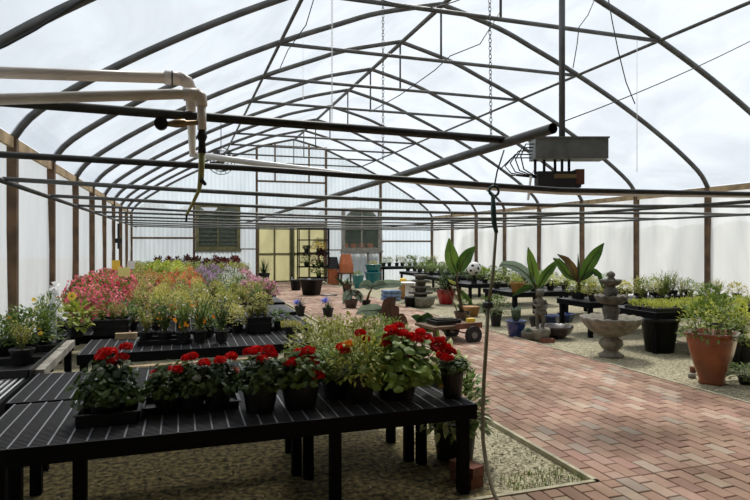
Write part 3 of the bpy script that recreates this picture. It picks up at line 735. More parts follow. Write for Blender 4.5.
def blossommesh(kind, color, n, R, H, var=0, size=.016):
    key = ('b', kind, color, n, R, H, var)
    if key not in CACHE:
        mb = MB()
        for _ in range(n):
            p, nn = dome(R, H); q = p + nn * .02
            if kind == 'spike':
                mb.mi = 0; mb.tube([p * .8, p + Vector((0, 0, .06))], .0015, 3, caps=False); mb.mi = 1
                for k in range(5): mb.disc(p + Vector((0, 0, .02 + k * .013)) + rv(.006), rv(1), size * (.9 - k * .1), 5, .3)
            else:
                mb.mi = 1
                for k in range(3 if kind == 'cluster' else 1): mb.disc(q + rv(.014 if kind == 'cluster' else 0), nn + rv(.5), size, 5, .25)
        CACHE[key] = mb.mesh('blossoms_' + color, [M['stem'], FL[color]])
    return CACHE[key]
def potmesh(r=.075, h=.13, m='black'):
    key = ('p', r, h, m)
    if key not in CACHE:
        mb = MB().lathe([(r * .74, 0), (r * .98, h * .86), (r * 1.06, h * .86), (r * 1.08, h), (r * .99, h), (r * .93, h * .88)], 20)
        CACHE[key] = mb.mesh('pot_' + m, M[m], smooth=False)
    return CACHE[key]
def soilmesh(r, z):
    key = ('s', r, z)
    if key not in CACHE: CACHE[key] = MB().lathe([(r * .95, z - .01), (r * .6, z + .004)], 16).mesh('soil', M['soil'])
    return CACHE[key]
def potted(label, cat, loc, kind, lm, pot=(.075, .13, 'black'), fs=1, fz=1, bl=None, group=None, sc=None, withpot=True, name='potted_plant', soil=True, var=None):
    t = thing(name, label, cat, loc, rnd.random() * 6, group, sc)
    z = 0
    if withpot:
        obj('pot', potmesh(*pot), t); z = pot[1] * .88
        if soil: obj('soil', soilmesh(pot[0] * .93, z), t)
    v = rnd.randrange(3) if var is None else var
    obj('foliage', folmesh(kind, v, lm), t, (0, 0, z), sc=(fs, fs, fz))
    if bl: obj('blossoms', blossommesh(*bl), t, (0, 0, z), sc=(fs, fs, fz))
    return t
def flower_head(parent, p, base, color='red', r=.042):
    mb = MB()
    for i in range(46):
        n = rv(1).normalized(); n.z = abs(n.z) * .9 - .25
        mb.disc(Vector((n.x * r, n.y * r, n.z * r * .8)) * rnd.uniform(.6, 1), n + rv(.3), .015, 5, .3)
    o = mb.build('flower_head', FL[color], parent, loc=p)
    MB().tube([Vector(base) - Vector(p), (Vector(base) - Vector(p)) * .4 + Vector((0, 0, -.01)), Vector((0, 0, -.01))], .0025, 5).build('flower_stalk', M['stem'], o)

# ---- front bench geraniums: (u centre, v of pot base, pot radius, height, flower heads in the photo)
def front_plant(label, u, v, r, h, kind, lm, heads, fs=1, fz=1, z=BT, cat='potted plant', color='red', name='potted_geranium', hr=.042, fy=0):
    p = P(u, v, Z=z); p.y += r * .7
    t = thing(name, label, cat, p)
    obj('pot', potmesh(r, h, 'black'), t); zt = h * .88; obj('soil', soilmesh(r * .93, zt), t)
    obj('foliage', folmesh(kind, rnd.randrange(3), lm), t, (0, 0, zt), rnd.random() * 6, (fs, fs, fz))
    for hd in heads:
        hu, hv = hd[:2]; col = hd[2] if len(hd) > 2 else color; rr = hd[3] if len(hd) > 3 else hr
        q = P(hu, hv, Y=p.y + rnd.uniform(-.08, .05) + fy); flower_head(t, q - p, Vector(((q - p).x * .35, (q - p).y * .35, zt)), col, rr)
    return t
def tray(label, c, w, d, h=.05, rz=0, group=None, nm='nursery_tray', lift=.0):
    t = MB(); w /= 2; d /= 2; k = .012
    t.box(-w, w, -d, d, 0, .006)
    for a in ((-w, w, -d, -d + .006), (-w, w, d - .006, d), (-w, -w + .006, -d, d), (w - .006, w, -d, d)): t.box(*a, .006, h)
    for a in ((-w - k, w + k, -d - k, -d), (-w - k, w + k, d, d + k), (-w - k, -w, -d, d), (w, w + k, -d, d)): t.box(*a, h - .006, h)
    o = t.build(nm, M['black'], loc=c); o.rotation_euler.z = rz
    return tag(o, label, 'tray', group)
c = P(192, 411, Z=BT); c.y += .10
tray('black tray holding three potted geraniums on the front bench', c, .52, .24, .045)
c = P(107, 427, Z=BT); c.y += .14
tray('black tray under the leftmost red geranium on the front bench', c, .30, .26, .07)
front_plant('leftmost red geranium on the front bench, in its own small tray', 107, 424, .10, .13, 'geranium', 'g_ger', [(101, 357), (111, 351), (113, 362), (122, 357), (104, 352), (126, 347)], 1.15, 1.15, hr=.034)
front_plant('left geranium of the three in the front bench tray', 168, 413, .085, .12, 'geranium', 'g_ger', [(155, 374), (170, 370), (178, 369)], .95, .85, z=BT + .01, hr=.033)
front_plant('middle geranium of the three in the front bench tray', 192, 412, .08, .12, 'geranium', 'g_ger', [(192, 356), (197, 378, 'white', .025), (187, 358)], .85, .85, z=BT + .01, hr=.03)
front_plant('right geranium of the three in the front bench tray', 218, 410, .085, .12, 'geranium', 'g_ger', [(204, 363), (232, 371, 'red', .045), (231, 356), (220, 360)], .95, .9, z=BT + .01, hr=.036)
front_plant('single bright green geranium pot right of the three-pot tray', 262, 414, .105, .16, 'geranium', 'g_ger', [(249, 352), (256, 350), (268, 349), (262, 359), (272, 354)], 1.05, .95, hr=.036)
front_plant('geranium with a big low red bloom in the widest tall black pot', 303, 410, .12, .18, 'geranium', 'g_ger', [(294, 358), (300, 353), (308, 351), (311, 361), (316, 374, 'red', .055), (290, 362), (303, 360)], 1.15, .95, hr=.045)
front_plant('leafy pot between the tall geranium and the orange-red one', 339, 400, .10, .16, 'dense', 'g_mid', [], 1.2, .9, name='potted_plant')
front_plant('geranium with small orange-red heads left of the wide bowl', 363, 404, .10, .17, 'dense', 'g_olive', [(342, 347), (349, 344, 'orange', .03), (345, 350), (360, 333), (366, 340)], 1.2, 1.25, hr=.036)
front_plant('wide bowl of geraniums with the largest spread of red heads', 402, 401, .14, .13, 'geranium', 'g_mid',
    [(388, 337), (394, 332), (398, 326), (386, 344), (403, 333), (412, 336), (420, 332), (427, 338), (433, 342), (440, 340), (446, 347), (437, 349), (411, 357), (391, 329), (417, 339), (450, 352), (442, 355)], 1.75, 1.45, hr=.04)
front_plant('small tall black pot at the right corner of the front bench', 456, 399, .075, .19, 'geranium', 'g_ger', [(447, 358, 'red', .04)], .75, .45)
o = MB().bar(P(441, 388, Y=3.3), P(447, 358, Y=3.4), .03, .002).build('plant_tag', M['amber_tag']); tag(o, 'amber plant tag beside the small tall pot', 'tag')
# right-hand yellow-green mass behind
for i, (u, v, lm, kd, lb, fs) in enumerate(((318, 372, 'g_olive', 'dense', 'yellow-green bushy pot, left end of the clump behind the geraniums', 1.35), (345, 368, 'g_olive', 'dense', 'yellow-green bushy pot, middle of the clump behind the geraniums', 1.45),
        (372, 366, 'g_olive', 'dense', 'yellow-green bushy pot, right end of the clump behind the geraniums', 1.2), (333, 385, 'g_olive', 'dense', 'low yellow-green pot, front of the clump behind the geraniums', 1.1),
        (392, 372, 'g_mid', 'dense', 'mid-green bushy pot behind the wide bowl of geraniums', 1.1))):
    p = P(u, v, Z=BT); potted(lb, 'potted plant', p, kd, lm, (.10, .17, 'black'), fs * 1.05, 1.15)
# the variegated pots on the ground at the bench end
for (u, v, lb, s) in ((455, 464, 'cream-edged variegated plant on the ground behind the bench corner', 1.0), (470, 466, 'smaller variegated plant in a tall pot right of the bench leg', .85)):
    p = P(u, v, Z=0); p.y += .12
    potted(lb, 'potted plant', p, 'variegated', 'g_var', (.10, .26, 'black'), s, 1.1 * s, name='variegated_plant')
b0 = P(474, 489, Z=0)
for k in range(2):
    o = MB().box(-.05, .05, -.10, .10, 0, .062).build('loose_brick', M['brick'], loc=(b0.x - .0, b0.y + .1, .064 * k)); o.rotation_euler.z = .25 + .1 * k
    tag(o, 'loose red brick by the hose, %s' % ('lying on the ground' if k == 0 else 'stacked on another brick'), 'brick')

# ---- trays and plants on the left rod bench
for i, (x, y, lb) in enumerate(((-1.28, 4.98, 'nearest'), (-1.28, 5.52, 'middle'), (-1.28, 6.06, 'farthest'))):
    tray('black nursery tray on the pale rod bench, %s of three' % lb, (x, y, BT), .5, .5, .06)
for i, (u, v, kd, lm, fs, fz, bl, lb) in enumerate((
    (28, 352, 'dense', 'g_mid', 1.6, 1.35, ('single', 'yellow', 5, .15, .26), 'bushy plant with a few amber flowers at the far left'),
    (6, 354, 'dense', 'g_mid', 1.4, 1.05, ('single', 'orange', 4, .13, .26), 'loose orange-flowered plant cut by the left photo edge'),
    (44, 346, 'airy', 'g_mid', 1.3, 1.1, ('single', 'yellow', 4, .13, .26), 'wispy yellow-flowered plant right of the far left bush'),
    (22, 364, 'airy', 'g_yel', .8, .8, None, 'thin wispy seedling plant in front of the far left bush'),
    (76, 337, 'broad', 'g_lime', 1.15, .8, ('single', 'white', 3, .13, .2), 'light green broad-leaved plant left of the black crate'),
    (62, 330, 'dense', 'g_mid', 1.0, .9, None, 'green bush beside the timber rail behind the light green plant'))):
    p = P(u, v, Z=BT + .01); potted(lb, 'potted plant', p, kd, lm, (.085, .12, 'black'), fs, fz, bl)
q = P(72, 296, Y=6.2)
t = thing('pansy_flower', 'single large amber pansy bloom above the light green plant', 'flower', q)
mb = MB()
for k in range(5): a = k * 2 * PI / 5; mb.disc(Vector((math.cos(a) * .022, -.01, math.sin(a) * .02)), (0, -1, .1), .022, 8, .1)
mb.build('petals', FL['yellow'], t); MB().ball((0, -.02, 0), .008).build('dark_centre', M['black_rub'], t)
MB().tube([(0, 0, 0), (.0, .02, -.3)], .003, 5).build('stalk', M['stem'], t)
# crumpled plastic bag and small black fitting by it
mb = MB(); 
for i in range(120):
    a = rnd.random() * 6.28; z = rnd.random(); w_ = .04 + .10 * (1 - z) ** 1.5 ; c = Vector((math.cos(a) * w_ * rnd.random(), math.sin(a) * w_ * rnd.random(), z * .36))
    mb.quad(c, c + rv(.04), c + rv(.05), c + rv(.04))
p = P(55, 325, Z=.62, ); bag = mb.build('plastic_bag', filmmat('bag_plastic', (1, 1, 1), (.85, .85, .85), .2, nscale=9), loc=P(54, 322, Y=6.3)); tag(bag, 'crumpled clear plastic bag on a peg at the left wall', 'bag')
o = MB().tube([P(54, 345, Y=6.3), P(54, 312, Y=6.3)], [.02, .03], 8).build('bag_post', M['white_plastic']); tag(o, 'white plastic post under the crumpled clear bag', 'post')
# tags among the flowers
for u, v, w_, h_, m_, lb, Y_ in ((116, 265, 8, 9.5, 'yellow_tag', 'bright yellow square sticky tag above the pink flowers', 9.4), (124, 272, 12, 9, 'lemon_tag', 'pale lemon sticky tag right of the bright yellow one', 9.3), (131, 265, 7, 8, 'white_plastic', 'small white card tag behind the yellow tags', 11.0)):
    p = atY(u, v, Y_); s_ = mpp(p); t = thing('insect_tag', lb, 'tag', p, -.3)
    MB().box(-w_ * s_ / 2, w_ * s_ / 2, -.002, .002, -h_ * s_ / 2, h_ * s_ / 2).build('card', M[m_], t)
    MB().tube([(0, .004, -h_ * s_ / 2 + .02), (0, .004, .01 - p.z)], .004, 5).build('stake', M['timber_pale'], t)

# ---- the planted benches
ZONES = [((90, 287, 30, 17), 'rose'), ((120, 290, 12, 14), 'rose'), ((66, 312, 12, 10), 'green'), ((165, 267, 12, 7), 'lime'), ((125, 300, 18, 12), 'green'), ((160, 277, 14, 6), 'coral'),
         ((188, 277, 12, 8), 'coral'), ((178, 285, 8, 6), 'pinkmix'), ((212, 273, 14, 6), 'mauve'), ((232, 279, 14, 7), 'white'), ((252, 277, 13, 8), 'pink'), ((266, 280, 10, 8), 'pink'), ((225, 258, 34, 5), 'burgundy'),
         ((150, 282, 14, 7), 'salmon'), ((280, 276, 14, 8), 'salmon'), ((275, 300, 14, 6), 'purplewhite'), ((240, 300, 18, 8), 'whitemix'), ((195, 312, 16, 12), 'orange'), ((140, 302, 18, 10), 'salmonmix'), ((190, 295, 40, 12), 'yelgreen'), ((240, 290, 30, 8), 'yelgreen'),
         ((263, 268, 8, 8), 'spiky')]
SPEC = {  # kind, leaf, blossom(kind,colour,n,R,H), words
 'rose': ('bush', 'g_mid', ('cluster', 'rose', 95, .17, .28), 'rose-red begonia'), 'green': ('bush', 'g_mid', None, 'plain green plant'), 'lime': ('broad', 'g_lime', None, 'lime-green leafy plant'),
 'coral': ('bush', 'g_yel', ('cluster', 'coral', 45, .16, .28), 'coral-red flowering plant'), 'pinkmix': ('bush', 'g_mid', ('cluster', 'rose', 16, .16, .28), 'deep pink flowering plant'),
 'mauve': ('bush', 'g_mid', ('spike', 'mauve', 55, .16, .28), 'mauve flowering plant'), 'white': ('bush', 'g_mid', ('spike', 'white', 60, .16, .28), 'white flowering plant'),
 'pink': ('bush', 'g_mid', ('cluster', 'pink', 95, .16, .28), 'pale pink flowering plant'), 'burgundy': ('broad', 'g_burg', None, 'dark burgundy-leaved plant'), 'salmon': ('airy', 'g_yel', ('cluster', 'salmon', 34, .16, .3), 'salmon-pink flowering plant'),
 'purplewhite': ('bush', 'g_mid', ('cluster', 'purple', 16, .15, .26), 'purple flowering plant'), 'whitemix': ('bush', 'g_yel', ('single', 'white', 24, .16, .28), 'white-dotted plant'),
 'orange': ('airy', 'g_mid', ('cluster', 'orange', 8, .15, .34), 'orange calendula'), 'salmonmix': ('airy', 'g_yel', ('single', 'salmon', 14, .15, .3), 'wispy pinkish plant'), 'yelgreen': ('bush', 'g_yel', None, 'yellow-green bushy plant'),
 'yelgreen2': ('airy', 'g_lime', ('single', 'yellow', 9, .15, .3), 'wispy yellow-green plant'), 'spiky': ('spiky', 'g_dark', None, 'dark spiky plant'), 'whiteairy': ('airy', 'g_yel', ('single', 'white', 30, .15, .3), 'wispy white-flowered plant')}
def zone(u, v):
    best = None; bd = 1.5
    for (a, c, w_, h_), s_ in ZONES:
        d = ((u - a) / w_) ** 2 + ((v - c) / h_) ** 2
        if d < bd: bd = d; best = s_
    if best is None or (best == 'yelgreen' and rnd.random() < .45): best = rnd.choice(['yelgreen', 'yelgreen2', 'green', 'whiteairy', 'yelgreen2', 'salmonmix'])
    return best
LINES = ['front', 'middle', 'back']
for i, (ya, yb, x0, x1) in enumerate(ROWS):
    far = i >= 4; nl = 3 if i < 3 else 2
    xe = x1 - (.45 if i == 0 else -.08); step = .27 if i < 5 else .31
    n = int((xe - x0 - .15) / step)
    for li in range(nl):
        y = ya + .18 + (yb - ya - .34) * (li / (nl - 1))
        for j in range(n):
            x = x0 + .16 + j * step + rnd.uniform(-.03, .03); yj = y + rnd.uniform(-.05, .05)
            if i == 0 and 0 < j < 3 and li == 0: continue
            u, v = UV((x, yj, BT + .28)); sp = zone(u, v)
            if i == len(ROWS) - 1 and 1 < j: sp = 'burgundy' if rnd.random() < .7 else 'green'
            kind, lm, bl, words = SPEC[sp]
            s_ = rnd.uniform(.85, 1.15); fz = {'rose': 1.25, 'burgundy': 1.1}.get(sp, .8) * rnd.uniform(.85, 1.15)
            if i in (0, 1) and li == 0: fz *= .8
            lb = '%s, %s from left wall, %s line of %s planted bench row' % (words, ORD[j + 1], LINES[li] if nl == 3 else ('front', 'back')[li], ORD[i + 1])
            potted(lb, 'potted plant', (x, yj, BT + (.01)), kind, lm, (.075, .12, 'black'), s_ * (1.1 if far else 1), fz, bl, group='bedding plants on the long benches', soil=not far)
# black crates and trays with small plants on the half-bare bench
def crate(label, u, v, w_, h_, d=.3):
    p = P(u, v, Z=BT); s_ = mpp(p); W2 = w_ * s_; H2 = h_ * s_
    p.y += d / 2
    t = MB(); x = W2 / 2; y = d / 2
    t.box(-x, x, -y, y, 0, .01)
    for a in ((-x, x, -y, -y + .01), (-x, x, y - .01, y), (-x, -x + .01, -y, y), (x - .01, x, -y, y)): t.box(*a, 0, H2)
    for zz in (H2 - .02, H2 * .5): t.box(-x - .01, x + .01, -y - .01, -y, zz, zz + .02); t.box(-x - .01, x + .01, y, y + .01, zz, zz + .02); t.box(-x - .01, -x, -y, y, zz, zz + .02); t.box(x, x + .01, -y, y, zz, zz + .02)
    tag(t.build('black_crate', M['black'], loc=p), label, 'crate'); return p, H2, W2
for (lb, u, v, w_, h_, pl) in (('black crate of seedlings left on the half-bare bench', 111, 337, 32, 17, 'left'), ('black crate of seedlings right of centre on the half-bare bench', 260, 334, 23, 17, 'right')):
    p, H2, W2 = crate(lb, u, v, w_, h_)
    for j in range(3):
        q = p + Vector((-W2 * .3 + j * W2 * .3, 0, H2 - .10))
        potted('low wispy seedling pot, %s in the %s black crate' % (('left', 'middle', 'right')[j], pl), 'potted plant', q, 'airy', 'g_yel', (.045, .09, 'black'), .65, .5, ('single', 'salmon', 6, .13, .26), soil=False)
c = P(165, 345, Z=BT); c.y += .12
tray('wide black nursery tray in the middle of the half-bare bench', c, .48, .26, .05)
for j, (u, v, kd, lm, bl, fz, lb) in enumerate(((146, 344, 'airy', 'g_yel', ('single', 'salmon', 8, .14, .3), .8, 'wispy pinkish plant, leftmost pot of the wide nursery tray'), (165, 344, 'airy', 'g_mid', ('cluster', 'orange', 3, .14, .34), .95, 'tall orange calendula, middle of the wide nursery tray'),
        (183, 344, 'airy', 'g_mid', ('cluster', 'orange', 5, .14, .34), 1.05, 'tall orange calendula, right end of the wide nursery tray'), (200, 343, 'airy', 'g_mid', ('cluster', 'orange', 5, .14, .34), 1.0, 'tall orange calendula standing right of the wide nursery tray'),
        (222, 343, 'airy', 'g_dark', None, 1.0, 'tall dark wispy plant in front of the right black crate'), (208, 338, 'bush', 'g_mid', None, .8, 'green bush behind the rightmost tall orange calendula'), (280, 331, 'bush', 'g_mid', ('cluster', 'purple', 14, .14, .26), .5, 'low purple-flowered pot at the bare bench right end'),
        (238, 333, 'bush', 'g_yel', ('single', 'white', 12, .14, .27), .7, 'white-dotted bush left of the right black crate'), (292, 338, 'low', 'g_yel', None, .8, 'low yellow-green pot at the half-bare bench right corner'))):
    p = P(u, v, Z=BT + .01); p.y += .06
    s_ = .4 if kd == 'low' else 1
    potted(lb, 'potted plant', p, kd, lm, (.065, .11, 'black'), s_ , fz, bl)
o = MB().disc
mb = MB()
for s_ in (-1, 1): mb.quad((0, 0, 0), (s_ * .05, 0, .05), (s_ * .06, 0, -.01), (s_ * .02, 0, -.05))
p = atY(161, 309, 6.9); t = thing('garden_butterfly', 'pale blue butterfly ornament on a stick among the flowers', 'ornament', p); mb.build('wings', M['bluebag'], t); MB().tube([(0, .003, .03), (0, .003, BT - p.z + .1)], .003, 5).build('stick', M['steel_dark'], t)
mb = MB()
for k in range(16): mb.disc(rv(.02), rv(1), .03, 6, .2)
p = atY(173, 307.5, 6.9); t = thing('marigold', 'single orange marigold bloom beside the blue butterfly', 'flower', p); mb.build('flower_head', FL['orange'], t); MB().tube([(0, 0, 0), (0, 0, BT + .1 - p.z)], .003, 5).build('stalk', M['stem'], t)

mb = MB()
for _ in range(1500):
    x = rnd.uniform(-1.5, 2.4); y = rnd.uniform(3.05, 5.2); mb.mi = rnd.randrange(3)
    mb.blade((x, y, .004), (rnd.uniform(-1, 1), rnd.uniform(-1, 1), rnd.uniform(0, .35)), rnd.uniform(.015, .04), rnd.uniform(.008, .018), .3, 2)
o = mb.build('fallen_leaves', [mat('dry_leaf', (.16, .11, .05), .9), mat('pale_dry_leaf', (.34, .28, .16), .9), mat('dark_dry_leaf', (.05, .035, .018), .9)]); o['kind'] = 'stuff'; tag(o, 'dry fallen leaves and litter scattered under the front benches', 'leaf litter')
mb = MB()
for _ in range(420):
    x = rnd.uniform(1.9, 2.43); y = rnd.uniform(3.02, 3.3) if rnd.random() < .6 else rnd.uniform(3.02, 4.4)
    if x < 2.3 and y > 3.3: continue
    mb.blade((x, y, 0), (rnd.uniform(-.5, .5), rnd.uniform(-.5, .5), 1), rnd.uniform(.015, .05), .006, .6, 2)
o = mb.build('weeds', M['g_mid']); o['kind'] = 'stuff'; tag(o, 'small green weeds growing along the corner of the path kerb', 'weeds')
# ------------------------------------------------------------------ RIGHT SIDE
def G(u, v): return P(u, v, Z=0)
def Zat(base, v): return H0 - (v - VH) * mpp(base)
# tiered fountain
fb = G(611, 356.5); fb.z = 0; k_ = mpp(fb)
t = thing('tiered_fountain', 'three-tiered scalloped stone fountain standing on the gravel', 'fountain', fb)
def scal(n, a, zi):
    def f(r, tt, i, z):
        w_ = zi(i); return r * (1 + a * w_ * abs(math.cos(n * tt / 2))), .02 * w_ * abs(math.cos(n * tt / 2))
    return f
MB().lathe([(.155, 0), (.16, .03), (.12, .05), (.085, .08), (.12, .12), (.155, .17), (.14, .22), (.085, .26), (.08, .29)], 32).build('pedestal', M['stone_pale'], t, True)
MB().lathe([(.08, .26), (.17, .29), (.27, .34), (.33, .41), (.365, .47), (.375, .505), (.35, .515), (.31, .48), (.2, .45), (.06, .44)], 72, mod=scal(16, .07, lambda i: 1 if 2 < i < 7 else 0)).build('basin', M['stone_pale'], t, True)
MB().lathe([(.10, .43), (.10, .47), (.085, .50), (.10, .56), (.115, .62), (.09, .67), (.07, .70)], 24).build('column', M['stone'], t, True)
MB().lathe([(.07, .69), (.14, .70), (.19, .74), (.205, .78), (.20, .80), (.16, .785), (.03, .78)], 48, mod=scal(12, .07, lambda i: 1 if 1 < i < 5 else 0)).build('middle_bowl', M['stone'], t, True)
MB().lathe([(.08, .78), (.07, .80), (.095, .84), (.09, .88), (.06, .91), (.05, .95)], 20).build('neck', M['stone'], t, True)
MB().lathe([(.045, .93), (.09, .945), (.12, .97), (.13, 1.0), (.12, 1.02), (.03, 1.01)], 40, mod=scal(10, .06, lambda i: 1 if 1 < i < 4 else 0)).build('top_bowl', M['stone'], t, True)
MB().lathe([(.05, 1.0), (.055, 1.03), (.035, 1.045), (.055, 1.07), (.05, 1.10), (.025, 1.12), (.004, 1.13)], 14).build('finial', M['stone'], t, True)
# glazed square pot with shrub
pb = G(712, 383)
t = thing('glazed_planter', 'tall square burnt-orange glazed planter with a leafy shrub', 'planter', pb, .55)
MB().lathe([(.115, 0), (.125, .02), (.115, .045), (.15, .16), (.195, .32), (.225, .47), (.235, .52), (.245, .525), (.245, .55), (.215, .55), (.205, .50)], 48, sq=5).build('pot', M['orange_glaze'], t, True)
MB().lathe([(.20, .49), (.05, .50)], 20).build('soil', M['soil'], t)
obj('foliage', folmesh('shrub', 0, 'g_mid'), t, (0, 0, .5), sc=(.95, .95, 1.0))
def pot_obj(name, label, cat, loc, prof, m, seg=28, sq=0, rz=0, group=None, mod=None, soil=None):
    t = thing(name, label, cat, loc, rz, group)
    MB().lathe(prof, seg, sq=sq, mod=mod).build('pot', M[m], t, True)
    if soil: MB().lathe([(soil[0], soil[1] - .01), (soil[0] * .3, soil[1])], 16).build('soil', M['soil'], t)
    return t
def simple(r, h, lip=.02): return [(r * .72, 0), (r * .96, h - lip * 2), (r * 1.04, h - lip * 2), (r * 1.05, h), (r * .96, h), (r * .9, h - .06)]
p = G(737, 368); p.y += .15
t = pot_obj('nursery_pot', 'tall black nursery pot half behind the orange glazed planter', 'pot', p, simple(.19, .5), 'black', soil=(.17, .45)); obj('foliage', folmesh('bush', 0, 'g_lime'), t, (0, 0, .44), sc=(1.6, 1.6, 1.2))
p = G(671, 354); p.y += .2
pot_obj('nursery_pot', 'very wide black pot tucked under the near right bench', 'pot', p, simple(.25, .47), 'black', soil=(.22, .42))
potted('low green plant spreading on gravel at the right photo edge', 'potted plant', G(745, 384), 'bush', 'g_mid', (.07, .08, 'black'), 1.4, .55)
o = MB().lathe([(.035, 0), (.045, .03), (.03, .05)], 12).build('stone', M['stone_pale'], loc=G(692, 378)); tag(o, 'small pale stone beside the foot of the orange planter', 'stone')
pot_obj('small_clay_pot', 'tiny brown clay pot beside the foot of the orange planter', 'pot', G(693, 374), simple(.035, .08, .008), 'brick')
# blue pot with blue-green leaf
p = G(516, 338)
t = pot_obj('blue_glazed_pot', 'cobalt blue glazed pot with one broad grey-green plant', 'pot', p, [(.09, 0), (.11, .02), (.145, .20), (.15, .255), (.165, .26), (.165, .28), (.145, .28), (.135, .24)], 'blue', soil=(.13, .25))
mb = MB(); mb.mi = 0
for k in range(9):
    a = k * 2.4; mb.blade((0, 0, .25), (math.cos(a) * .35, math.sin(a) * .35, 1), .26, .15, .25, 4, fold=.3)
mb.build('foliage', M['g_blue'], t)
# lichen planter
p = G(528, 341); t = pot_obj('small_planter', 'small mossy grey planter with pale spiky rosette plants', 'planter', p, [(.07, 0), (.10, .08), (.095, .15), (.08, .15)], 'stone', soil=(.08, .14))
obj('foliage', folmesh('rosette', 0, 'g_blue'), t, (0, 0, .12), sc=.7)
# urn + statue
p = G(540, 341); sp = p.copy()
t = pot_obj('stone_pot', 'pale stone pot carrying the cherub statue', 'pot', p, [(.09, 0), (.12, .02), (.15, .12), (.155, .18), (.14, .2), (.13, .18)], 'stone_pale'); MB().lathe([(.14, .17), (.02, .185)], 16).build('soil', M['soil'], t)
t = thing('cherub_statue', 'grey stone cherub statue standing on the pale stone pot', 'statue', (p.x, p.y, .185), -.5)
mb = MB()
mb.tube([(-.045, 0, .02), (-.05, .01, .14), (-.04, 0, .27), (-.015, 0, .33)], [.026, .032, .045, .055], 10)
mb.tube([(.04, -.02, .02), (.055, -.045, .15), (.04, -.01, .27), (.01, 0, .33)], [.026, .032, .045, .055], 10)
mb.tube([(0, 0, .30), (0, -.01, .36), (.0, -.01, .43), (0, 0, .49), (0, 0, .53), (0, -.005, .56)], [.07, .078, .072, .078, .05, .03], 12)
mb.tube([(-.07, 0, .50), (-.12, -.02, .43), (-.07, -.09, .40), (0, -.1, .42)], [.032, .027, .022, .018], 8)
mb.tube([(.07, 0, .50), (.12, 0, .42), (.09, -.08, .36), (.03, -.11, .35)], [.032, .027, .022, .018], 8)
mb.ball((0, -.01, .62), .066, .07, .076)
for k in range(14):
    a = k * .9; mb.ball((math.cos(a) * .055, .02 + math.sin(a) * .04, .655 + .02 * math.sin(k * 2)), .02, seg=8, rings=5)
mb.ball((0, -.078, .615), .012, seg=8, rings=5); mb.ball((.06, -.005, .615), .014, seg=8, rings=5); mb.ball((-.06, -.005, .615), .014, seg=8, rings=5)
mb.tube([(-.045, 0, .02), (-.05, -.06, .012)], [.026, .018], 8); mb.tube([(.04, -.02, .02), (.05, -.08, .012)], [.026, .018], 8)
mb.box(-.1, .1, -.1, .07, -.01, .012)
mb.tube([(-.11, .02, .33), (-.06, -.05, .28), (.02, -.07, .27), (.09, -.03, .31), (.12, .03, .24)], [.02, .03, .035, .03, .015], 8)
o = mb.build('figure', M['stone'], t, True); rm = o.modifiers.new('r', 'REMESH'); rm.mode = 'VOXEL'; rm.voxel_size = .009; rm.use_smooth_shade = True
t.scale = (.88, .88, .88)
p = G(563, 340); p.y += .2
pot_obj('wide_bowl', 'wide dark brown glazed bowl standing empty on the gravel', 'bowl', p, [(.12, 0), (.15, .02), (.24, .10), (.27, .17), (.285, .18), (.28, .2), (.255, .195), (.2, .12), (.05, .06)], 'brownglaze')
for k, (u, v, lb) in enumerate(((552, 324, 'dark blue square pot behind the wide brown bowl'), (566, 322, 'second dark blue square pot near the bench leg'))):
    pot_obj('blue_square_pot', lb, 'pot', G(u, v), simple(.13, .17), 'blue', sq=6, rz=.4)
o = MB().box(-.1, .1, -.05, .05, 0, .06).build('loose_brick', M['brick'], loc=G(547, 342.5)); o.rotation_euler.z = -.2; tag(o, 'loose red brick lying on the kerb beside the statue pot', 'brick')
# leafy nursery plant
p = G(496, 326); t = potted('dark green leafy shrub in a black pot beside the path', 'potted plant', p, 'shrub', 'g_mid', (.11, .27, 'black'), .85, .62)
p = G(471, 316); t = pot_obj('clay_trough', 'small brown clay trough beyond the garden cart', 'trough', p, [(.11, 0), (.15, .18), (.16, .2), (.14, .2)], 'ochre', sq=6)

# ---- banana plants: every leaf shaped from the photo
def bigleaf(parent, pts, W_, m, rib=True, seg=9, tipsharp=.6):
    """leaf along a 3-D path"""
    pts = [Vector(q) for q in pts]; mb = MB(); n = seg; L = []
    for i in range(n + 1):
        x = i / n * (len(pts) - 1); a = min(int(x), len(pts) - 2); L.append(pts[a].lerp(pts[a + 1], x - a))
    camr = Vector((CT, -ST, 0))
    for i, p in enumerate(L):
        d = (L[min(i + 1, n)] - L[max(i - 1, 0)]).normalized(); sd = d.cross(Vector((-ST, -CT, .25))).normalized(); upn = sd.cross(d)
        tt = i / n; w_ = W_ / 2 * (math.sin(PI * (.05 + .93 * tt ** .8)) ** (.75 if tt < .5 else 1.0))
        wob = .04 * W_ * math.sin(i * 2.1)
        for s_ in (-1, -.5, 0, .5, 1): mb.v.append(tuple(p + sd * (w_ * s_) + upn * (abs(s_) * w_ * .35 + wob * abs(s_))))
    for i in range(n):
        for j in range(4): a = i * 5 + j; mb.f.append((a, a + 1, a + 6, a + 5)); mb.m.append(0)
    lf = mb.build('leaf', M[m], parent, True)
    if rib: MB().tube(L, [max(.003, .012 * (1 - i / n)) for i in range(n + 1)], 6).build('midrib', M['g_banred'], lf, True)
    return lf
